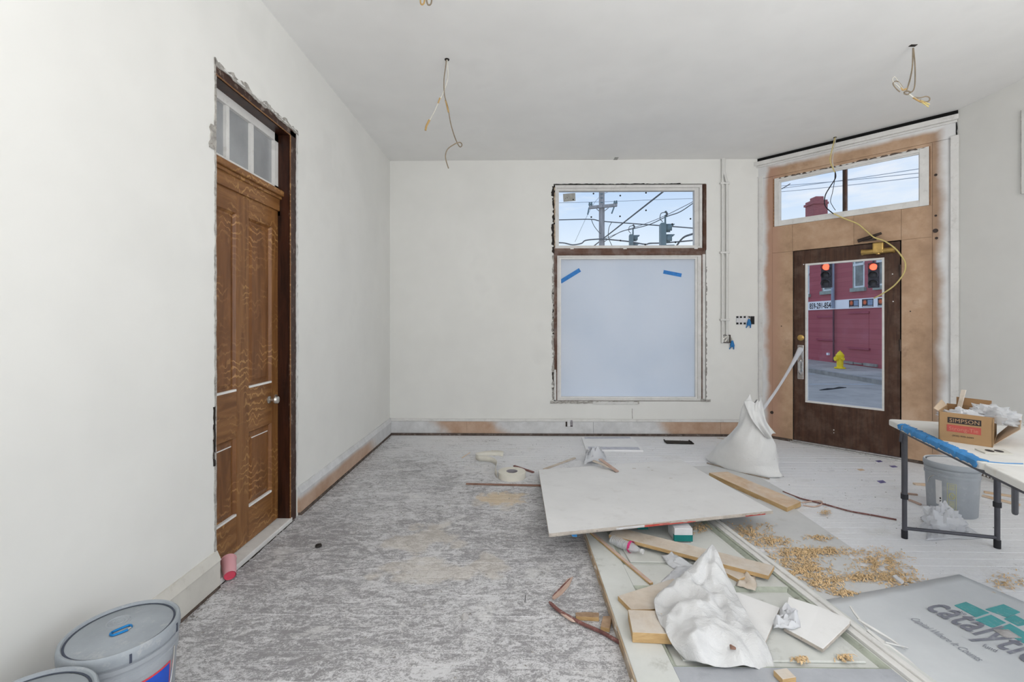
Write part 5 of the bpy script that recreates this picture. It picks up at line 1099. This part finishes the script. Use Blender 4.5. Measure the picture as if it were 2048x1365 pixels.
# carton with printed front
k0, k1 = onz(1877, 880.5, TZ), onz(1985.5, 896, TZ); fx = (k1-k0); FWd = fx.length; fx.normalize(); bx = Vector((-fx.y, fx.x, 0)); FD, FH = .32, .145
bxn = thing('cardboard_box', (k0+k1)/2+bx*FD/2, 'brown cardboard carton with black and red printed labels on the table', 'box')
K = lambda u, d, z: k0+fx*u+bx*d+VZ*z
def panel(nm, a, b, h0, h1, mat, th, par=bxn, lean=0.0, nrm=None):
    n = nrm or Vector((0, 0, 0)); m = MB(); t = n*th
    m.hexa([a, b, b+t, a+t, a+VZ*h0+n*lean, b+VZ*h1+n*lean, b+VZ*h1+t+n*lean, a+VZ*h0+t+n*lean]); return m.build(nm, mat, par)
fr_ = panel('front', K(0, 0, 0), K(FWd, 0, 0), FH*1.02, FH, 'cardboard', .004, nrm=bx)
rt_ = panel('side', K(FWd, 0, 0), K(FWd, FD, 0), FH*.92, FH*.80, 'cardboard', .004, nrm=-fx)
panel('side', K(0, FD, 0), K(0, 0, 0), FH, FH*1.05, 'cardboard', .004, nrm=fx)
panel('back', K(FWd, FD, 0), K(0, FD, 0), FH*1.05, FH*1.05, 'cardboard_inside', .004, nrm=-bx)
MB().add([K(0, 0, .004), K(FWd, 0, .004), K(FWd, FD, .004), K(0, FD, .004)], [(0, 1, 2, 3)]).build('bottom', 'cardboard_inside', bxn)
panel('flap', K(-.001, FD*.95, FH), K(-.001, .01, FH*1.02), .028, .012, 'cardboard_pale', .003, nrm=fx, lean=-.02)
panel('flap', K(FWd*.9, FD, FH*1.05), K(FWd*.2, FD, FH*1.05), .035, .04, 'cardboard_inside', .003, nrm=bx, lean=.01)
panel('flap', K(FWd+.002, .05, FH*.05), K(FWd+.002, FD*.98, FH*.1), FH*.62, FH*.8, 'cardboard_pale', .003, nrm=fx, lean=.085)
MB().add([K(FWd+.03, .13, FH*.30), K(FWd+.045, FD*.95, FH*.35), K(FWd+.085, FD*.97, FH*.72), K(FWd+.06, .17, FH*.55)], [(0, 1, 2, 3)]).build('flap_print', 'print_pink', bxn, solid=.002)
fq = lambda u, z, o=.0006: K(FWd*u, -o, FH*z)
def fpatch(u0, u1, z0, z1, mat, nm, o, dz=0.0): return MB().hexa([fq(u0, z0, o), fq(u1, z0+dz, o), fq(u1, z0+dz, 0), fq(u0, z0, 0), fq(u0, z1, o), fq(u1, z1+dz, o), fq(u1, z1+dz, 0), fq(u0, z1, 0)]).build(nm, mat, fr_)
fpatch(.175, .80, .66, .86, 'print_black', 'black_band', .0006); fpatch(.16, .795, .36, .60, 'print_red', 'red_band', .0006)
text_mb('SIMPSON', fq(.215, .695, .0012), fx, VZ, FWd*.55, FH*.135, spacing=1.05).build('lettering', 'print_tan', fr_)
text_mb('Strong-Tie', fq(.205, .415, .0012), fx, VZ, FWd*.54, FH*.125).build('lettering', 'print_pink', fr_)
text_mb('(800) 999-5099', fq(.265, .205, .0012), fx, VZ, FWd*.40, FH*.055).build('lettering', 'print_black', fr_)
def blob(name, C, rx, ry, rz, mat, label, cat, seed=0, rough=.45, frq=9):
    m = MB(); nu, nv = 40, 22; vs = []
    for j in range(nv+1):
        ph = math.pi*j/nv
        for i in range(nu):
            th = 2*math.pi*i/nu; d = Vector((math.cos(th)*math.sin(ph), math.sin(th)*math.sin(ph), math.cos(ph)))
            q = d*2.0+Vector((seed, seed*.3, 0)); k = 1+rough*(abs(nz(q, 1.2))*1.1+.7*abs(nz(q, 2.6))-.45); p = Vector((d.x*rx*k, d.y*ry*k, d.z*rz*k)); p.z = max(p.z, -rz*.3); vs.append(Vector(C)+p)
    m.add(vs, [(j*nu+i, j*nu+(i+1) % nu, (j+1)*nu+(i+1) % nu, (j+1)*nu+i) for j in range(nv) for i in range(nu)])
    return tag(m.build(name, mat, None, True), label, cat)
blob('plastic_bag', K(FWd*.42, FD*.42, FH*.66), .075, .11, .055, 'thin_white_plastic', 'crumpled white plastic bag inside the cardboard carton', 'plastic bag', 3)
blob('plastic_bag', K(FWd*.95, FD*.66, FH*.80), .085, .11, .06, 'clear_plastic', 'clear crumpled plastic bag spilling over the carton side', 'plastic bag', 9, .6)
tag(plank('stir_stick', K(FWd*.18, FD*.80, .03), ony(1927, 780, (K(FWd*.18, FD*.8, 0)).y+.02), .022, .005, 'pine_dusty', None), 'pale wooden stick standing in the cardboard carton', 'stick')
# outlet cover plate
pp = [onz(*p, TZ+.006) for p in ((1949, 897), (2008, 899), (2028, 908.5), (1970, 906))]
op = thing('outlet_plate', (pp[0]+pp[2])/2-VZ*.006, 'ivory outlet cover plate lying on the table in front of the carton', 'outlet plate')
MB().prism(pp, (0, 0, -.0055)).build('plate', 'plate_ivory', op, bevel=.001)
for u in (.34, .66):
    c_ = pp[0]*(1-u)*.5+pp[1]*u*.5+pp[3]*(1-u)*.5+pp[2]*u*.5; e1_ = (pp[1]-pp[0])*.13; e2_ = (pp[3]-pp[0])*.30
    MB().prism([c_+e1_*math.cos(a)+e2_*math.sin(a)+VZ*.0006 for a in [2*math.pi*i/16 for i in range(16)]], (0, 0, -.001)).build('opening', 'print_black', op)
MB().tube([onz(1975, 924, TZ+.002), onz(2010, 927, TZ+.002), onz(2046, 928, TZ+.002)], .002, 5).build('tape_scrap', 'masking_blue', None); tag(bpy.data.objects['tape_scrap'], 'thin blue tape sliver on the table fold', 'tape')

# ------------------------------------------------------------------ litter under and around the table
blob('plastic_bag', onz(1915, 1068, .045)+Vector((.03, .13, 0)), .12, .07, .12, 'thin_white_plastic', 'white crumpled plastic bag on the floor under the table', 'plastic bag', 5, .5)
crumple('plastic_wrap', ((1862, 1058), (1930, 1050), (1968, 1078), (1848, 1082)), .002, .025, 'thin_white_plastic', 'flat trailing part of plastic film under the table crossbar', 'plastic', 18, seed=31)
for (p, q, w, lab) in (((1828, 967), (1862, 969), .035, 'small pine cut-off left of the bucket under the table'), ((1968, 983), (2028, 992), .03, 'upper of the pine offcuts right of the bucket'), ((1965, 990), (2040, 1009), .028, 'lower long pine offcut right of the bucket'), ((1802, 985), (1835, 988.5), .014, 'thin sliver of wood between table leg and bucket'), ((1817, 998), (1842, 1008), .014, 'thin reddish sliver beside the table leg')):
    tag(plank('wood_offcut', onz(*p, .014), onz(*q, .014), w, .013, 'pine_fresh' if 'pine' in lab else 'stick_pink'), lab, 'offcut', 'offcuts under the table')
tag(MB().tube(spl([onz(1843, 1036, .012), onz(1852, 1041, .014), onz(1866, 1046, .010)], 3), [.006, .010, .012, .012, .010, .008, .004], 6).build('twig', 'vent_black', None, True), 'short dark twig on the floor under the table', 'twig')
for (c_, w, h, mat, lab) in (((1758, 923), 15, 4, 'ink_violet', 'small violet printed paper by the door sill'), ((1787, 933.5), 17, 4, 'ink_violet', 'second violet printed paper nearer the table leg'), ((1763, 964), 19, 6, 'ink_violet', 'torn violet paper on the floor left of the table'), ((1722, 940), 16, 4, 'pine_fresh', 'yellowish paper scrap below the door sill'), ((1757, 911.5), 20, 3, 'pine_fresh', 'yellow strip of paper lying against the door sill'), ((1665, 942), 14, 3, 'paper_white', 'white paper scrap on the floor before the street door')):
    pts = [onz(c_[0]+dx*w/2, c_[1]+dy*h/2, .003) for dx, dy in ((-1, -.6), (.3, -1), (1, .5), (-.2, 1))]
    tag(MB().prism(pts, (0, 0, -.002)).build('paper_scrap', mat), lab, 'paper')
tag(MB().prism([onz(*p, .018) for p in ((1785, 1152), (1792, 1150), (1808, 1163), (1802, 1166))], (0, 0, -.012)).build('plaster_scrap', 'paper_white'), 'white plaster chip among the shavings near the banner', 'plaster')
tag(MB().lathe(onz(637, 1094, 0), [(0, 0), (.02, .002), (.018, .012), (0, .016)], 10).build('pebble', 'vent_black', None, True), 'small black pebble alone on the grey floor near the oak door', 'pebble')
tag(MB().lathe(onz(930, 1237, 0), [(0, 0), (.02, .001), (.016, .012), (.004, .026), (0, .027)], 7).build('pebble', 'plaster_blob', None, True), 'small grey plaster crumb in the middle of the worn floor', 'pebble')
tag(MB().tube([onz(1050, 1206, .0), onz(1050, 1206, .0)+Vector((.002, 0, .036))], .0016, 5).build('nail', 'vent_black', None), 'single nail standing upright from the worn floor', 'nail')

# wood shavings: heaps nobody could count
def shavings(cx_, cy_, rx, ry, n, z, label, seed):
    random.seed(seed); m = MB()
    for i in range(n):
        while True:
            a, b = random.gauss(0, .72), random.gauss(0, .72)
            if a*a+b*b < 4 and nz((a*2.2, b*2.2, seed)) > random.uniform(-.45, .12): break
        p = onz(cx_+a*rx, cy_+b*ry, z); L_ = random.uniform(.005, .015); w = random.uniform(.0012, .003); th = random.uniform(0, math.pi*2); d = Vector((math.cos(th), math.sin(th), 0)); s = Vector((-d.y, d.x, 0))*w
        h = random.uniform(.001, .006)+.005*max(0, 1-(a*a+b*b))*random.random(); q = p+VZ*(h*.6)
        m.add([q-d*L_-s, q-d*L_+s, q+VZ*h+s, q+VZ*h-s, q+d*L_*.9+s+VZ*h*random.uniform(-.4, .8), q+d*L_*.9-s+VZ*h*random.uniform(-.4, .8)], [(0, 1, 2, 3), (3, 2, 4, 5)])
    tag(m.build('wood_shavings', 'shaving'), label, 'shavings', None, 'stuff')
for i, a in enumerate(((1500, 1068, 34, 16, 420, .013, 'band of shavings along the far part of the casing strip'), (1545, 1085, 26, 7, 260, .013, 'shavings along the near edge of the upper hardboard sheet'), (1640, 1104, 55, 7, 620, .007, 'long drift of shavings below the hardboard edge'), (1595, 1112, 40, 14, 480, .007, 'wide scatter of shavings beside the casing strip'),
     (1612, 1143, 34, 13, 620, .007, 'thick heap of shavings in the middle of the lower sheet'), (1662, 1165, 22, 14, 260, .007, 'loose shavings spilling towards the banner'), (1725, 1157, 28, 6, 300, .007, 'shavings pile right of the thick heap'), (1755, 1128, 42, 18, 620, .002, 'broad drift of shavings along the right sheet edge'), (1790, 1158, 34, 12, 380, .002, 'near end of the drift by the banner corner'),
     (1690, 1188, 18, 4, 130, .007, 'small tuft of shavings at the banner edge'), (1632, 1170, 14, 8, 110, .007, 'small patch of shavings against the strip'), (1640, 1077, 20, 4, 110, .013, 'tuft of shavings on the upper hardboard sheet'), (2012, 1165, 26, 14, 110, .002, 'sparse shavings on the floor beyond the banner'),
     (1400, 1057, 12, 7, 90, .046, 'shavings on the old door panel under the drywall'), (1600, 1322, 12, 4, 60, .046, 'shavings in the near groove of the old door'), (1690, 1319, 12, 4, 60, .046, 'shavings at the right end of the near groove'), (1650, 1026, 9, 4, 60, .013, 'shavings by the end of the fresh pine board'))): shavings(*a, 100+i)
random.seed(77); m = MB()
def crumb(p, s):
    a = random.uniform(0, 6.28); d = Vector((math.cos(a), math.sin(a), 0))*s; e = Vector((-d.y, d.x, 0))*random.uniform(.4, 1)
    m.add([p-d-e*.5, p+d*.8-e, p+d+e*.6, p-d*.6+e, p+VZ*s*random.uniform(.5, 1.1)], [(0, 1, 4), (1, 2, 4), (2, 3, 4), (3, 0, 4)])
for i in range(900):
    Y = random.uniform(1.7, 5.4); X = random.uniform(XL+.03, 3.6)
    if (Y-C0.y)*.94+(X-C0.x) > -.15: continue
    if .3 < X < 1.6 and Y < 4.3: continue
    if X > 1.4 and Y < 2.6: continue
    crumb(Vector((X, Y, .0005)), random.choice((.002, .003, .004, .006)))
for i in range(420):
    near = random.random() < .5; Y = random.uniform(1.2, DY0) if near else random.uniform(DY1, YB); crumb(Vector((XL+.03+abs(random.gauss(0, .02)), Y, .0005)), random.choice((.003, .004, .007)))
tag(m.build('floor_crumbs', 'crumb_grey'), 'plaster crumbs scattered over the floorboards', 'crumbs', None, 'stuff')

# ------------------------------------------------------------------ wires, conduits and boxes
def hang(pts, r, mat, par, nm='strand'): return MB().tube(spl(pts, 6), r, 6).build(nm, mat, par, True)
Yh = 3.36; W_ = lambda px, py, dy=0: ony(px, py, Yh+dy)
h1 = thing('hanging_wire', W_(893, 115), 'pair of thin bare wires hanging from a round ceiling hole', 'wire')
MB().tube([(W_(894, 116).x, Yh, ZC-.004), (W_(894, 116).x, Yh, ZC)], .018, 14).build('ceiling_hole', 'vent_black', h1)
hang([W_(893, 117), W_(891, 135), W_(888, 160), W_(889, 190), W_(896, 215, .02), W_(901, 245, .02), W_(908, 270, .03), W_(914, 285, .03), W_(920, 294, .05), W_(924, 290, .05), W_(920, 285, .03), W_(910, 288, .02), W_(895, 299, 0), W_(891, 315, 0), W_(897, 337, 0)], .0042, 'wire_dim', h1)
hang([W_(894, 117), W_(896, 145), W_(895, 160), W_(888, 182), W_(877, 205, -.02), W_(868, 225, -.03), W_(858, 243, -.03)], .0042, 'wire_white', h1)
hang([W_(880, 196, -.02), W_(876, 207, -.02)], .006, 'wire_copper', h1); hang([W_(891, 200, .01), W_(897, 225, .02)], .0055, 'wire_copper', h1)
hang([W_(859, 240, -.03), W_(853, 252, -.03), W_(851, 261, -.03)], .008, 'wire_copper', h1)
Yh = 2.5
h2 = thing('hanging_wire', W_(850, -70), 'wire loops just showing at the top edge of the photo', 'wire')
hang([W_(848, -66), W_(842, -20), W_(841, 4), W_(845, 9), W_(849, 2), W_(850, -25), W_(849, -62)], .0045, 'wire_copper', h2); hang([W_(850, -64), W_(852, -20), W_(854, 5), W_(859, 10), W_(863, 3), W_(862, -20), W_(853, -60)], .0045, 'wire_dim', h2)
Yh = 3.24
h3 = thing('hanging_wire', W_(1826, 95), 'knotted bundle of wires hanging from the ceiling at upper right', 'wire')
q = W_(1826, 95); MB().frame(Vector((q.x, q.y, ZC-.003)), VX, VY, VZ, -.022, .022, -.012, .012, 0, .0035).build('ceiling_hole', 'vent_black', h3)
hang([W_(1826, 96), W_(1825, 130), W_(1821, 155), W_(1815, 176), W_(1812, 184)], .0048, 'wire_dim', h3); hang([W_(1827, 96), W_(1830, 130), W_(1830, 165), W_(1827, 180), W_(1820, 186)], .0042, 'wire_dim', h3)
hang([W_(1806, 178), W_(1798, 166), W_(1790, 154), W_(1785, 158), W_(1787, 165), W_(1796, 172), W_(1802, 180)], .003, 'wire_white', h3); hang([W_(1806, 176), W_(1797, 164), W_(1790, 163), W_(1786, 168), W_(1793, 178), W_(1800, 184)], .0035, 'wire_dim', h3)
hang([W_(1801, 176), W_(1806, 180), W_(1812, 178)], .006, 'wire_copper', h3); hang([W_(1808, 185), W_(1814, 182), W_(1821, 185), W_(1815, 189), W_(1808, 187)], .005, 'wire_dim', h3)
hang([W_(1824, 193), W_(1838, 196), W_(1852, 193), W_(1859, 196), W_(1858, 202), W_(1850, 204), W_(1840, 200)], .0042, 'wire_dim', h3); hang([W_(1826, 195), W_(1840, 203), W_(1850, 205)], .006, 'wire_copper', h3)
hang([W_(1818, 188), W_(1824, 193), W_(1832, 198)], .006, 'wire_white', h3)
hang([W_(1841, 203), W_(1852, 210), W_(1857, 214)], .0045, 'wire_yellow', h3); hang([W_(1842, 201), W_(1852, 206), W_(1859, 209)], .0045, 'wire_yellow', h3)
q0 = W_(1808, 182)
# long wire from the ceiling to the door closer
q = onz(1670, 275, ZC-.001)
h4 = thing('hanging_wire', q, 'long yellow and black wire from the ceiling to the door closer', 'wire'); Yh = q.y
MB().tube([(q.x, q.y, ZC-.003), (q.x, q.y, ZC)], .016, 10).build('ceiling_hole', 'vent_black', h4)
def wc_(px, py, d): # point on a plane parallel to the corner wall, d into the room
    r = ray(px, py); o = C0+CN*d; t = o.dot(CN)/r.dot(CN); return Vector((r.x*t, r.y*t, CH+r.z*t))
pts = [q, wc_(1664, 300, .22), wc_(1660, 320, .20), wc_(1665, 335, .18), wc_(1670, 345, .16)]
hang(pts, .005, 'wire_yellow', h4); hang([q+Vector((.01, 0, 0)), wc_(1668, 300, .20), wc_(1665, 322, .18), wc_(1668, 340, .16)], .004, 'wire_white', h4)
hang([wc_(1670, 343, .16), wc_(1671, 356, .15), wc_(1660, 374, .14), wc_(1651, 390, .14), wc_(1649, 405, .13), wc_(1653, 416, .12), wc_(1667, 428, .10)], .0055, 'wire_black', h4)
hang([wc_(1670, 345, .15), wc_(1669, 362, .12), wc_(1665, 385, .12), wc_(1661, 402, .12), wc_(1665, 412, .11), wc_(1671, 421, .10)], .003, 'wire_black', h4)
hang([wc_(1666, 427, .10), wc_(1690, 438, .08), wc_(1715, 448, .07), wc_(1730, 460, .08), wc_(1748, 475, .10), wc_(1768, 482, .10), wc_(1790, 497, .10), wc_(1806, 517, .10), wc_(1811, 530, .10), wc_(1807, 548, .10), wc_(1790, 570, .09), wc_(1768, 586, .08), wc_(1748, 597, .05)], .006, 'wire_yellow', h4)
# plate in the ceiling
q = onz(1231, 319, ZC)
tag(MB().box(q.x-.022, q.x+.022, q.y-.07, q.y+.03, ZC-.004, ZC+.001).build('ceiling_plate', 'grey_sticker'), 'tiny grey metal plate on the ceiling near the shop window', 'plate')
# conduits
for k, (px, px2, lab) in enumerate(((1443.5, 1443.5, 'left painted conduit pipe running down the back wall'), (1452.5, 1446.5, 'right painted conduit pipe bending near the ceiling'))):
    r_ = .016; x = ony(px, 500, YB).x; x2 = ony(px2, 330, YB).x; yy_ = YB-.018; zt = ZC; zb = ony(px, 686 if k == 0 else 671, YB).z
    t = thing('conduit', (x, yy_, zb), lab, 'conduit', 'painted conduits')
    P = [(x, yy_, zb), (x, yy_, 2.9)]+([(x, yy_, ZC)] if k == 0 else [(x-.002, yy_, 3.0), (x2, yy_, 3.12), (x2, yy_, ZC)])
    MB().tube(P, r_ if k else r_*.8, 12).build('pipe', 'conduit_paint', t, True)
    for py in (368, 506, 640):
        z = ony(px, py, YB).z; MB().box(x-.030, x+.030, YB-.038, YB, z-.012, z+.012).build('strap', 'conduit_paint', t, bevel=.006)
def pbox(p, q, y0, y1): a, c = ony(*p, YB), ony(*q, YB); return MB().box(a.x, c.x, YB-y1, YB-y0, c.z, a.z)
jb_ = thing('junction_box', ony(1451, 686, YB), 'small open metal junction box below the conduits', 'junction box')
pbox((1443, 670), (1459, 686), 0, .012).build('cover', 'box_metal', jb_, bevel=.002)
for p, q in (((1443, 670), (1459, 671.3)), ((1443, 684.7), (1459, 686)), ((1443, 670), (1444.3, 686)), ((1457.7, 670), (1459, 686))): pbox(p, q, .012, .03).build('rim', 'hinge_dark', jb_)
for pts in (((1445, 683), (1449, 676), (1456, 672)), ((1446, 673), (1451, 678), (1456, 684)), ((1450, 684), (1454, 679), (1457, 677))): MB().tube(spl([ony(*p, YB-.022) for p in pts], 4), .006, 6).build('wire', 'nickel', jb_, True)
def nut(px, py, lab):
    c_ = ony(px, py, YB-.02); t = thing('wire_connector', c_-VZ*.05, lab, 'wire connector'); MB().lathe(c_-VZ*.045, [(0, 0), (.022, 0), (.026, .02), (.018, .05), (.010, .075), (0, .08)], 10).build('cap', 'nut_blue', t)
    for dx in (-.018, .018): MB().tube([c_+VX*dx-VZ*.045, c_+VX*dx*1.4-VZ*.07+VY*.015], .006, 6).build('wing', 'nut_blue', t)
    MB().tube([c_+VZ*.03, c_+VZ*.065+VY*.015, c_+VZ*.07+VY*.02-VX*.04], .005, 6).build('wire', 'wire_white', t); return t
nut(1464.5, 687, 'blue wire connector hanging beside the small junction box')
sb_ = thing('switch_box', ony(1488, 650, YB), 'white four-gang wall box with dark openings beside the street door', 'switch box')
pbox((1472, 632.5), (1508, 649.5), 0, .008).build('plate', 'paper_white', sb_)
for px in (1474, 1481, 1488.5, 1497): pbox((px-2, 632.8), (px+2.2, 636.5), .0085, .011).build('opening', 'black_mark', sb_)
for px in (1474, 1481, 1488.5): pbox((px-2, 645.5), (px+2.2, 649.2), .0085, .011).build('opening', 'black_mark', sb_)
pbox((1500, 633), (1508, 649), .0085, .011).build('opening', 'black_mark', sb_)
nut(1498, 644, 'blue wire connector inside the four-gang wall box')
ob_ = thing('outlet_box', ony(1137.5, 853, YB), 'small metal outlet box set into the back baseboard', 'outlet')
pbox((1131, 839), (1145, 853), .018, .024).build('box', 'hinge_dark', ob_); pbox((1134, 839.5), (1140, 852.5), .024, .034).build('device', 'label_white', ob_, bevel=.003); pbox((1140.5, 840), (1144.5, 851), .024, .028).build('bracket', 'tape_core', ob_)

for o_ in bpy.data.objects:
    if '_w' in o_: del o_['_w']
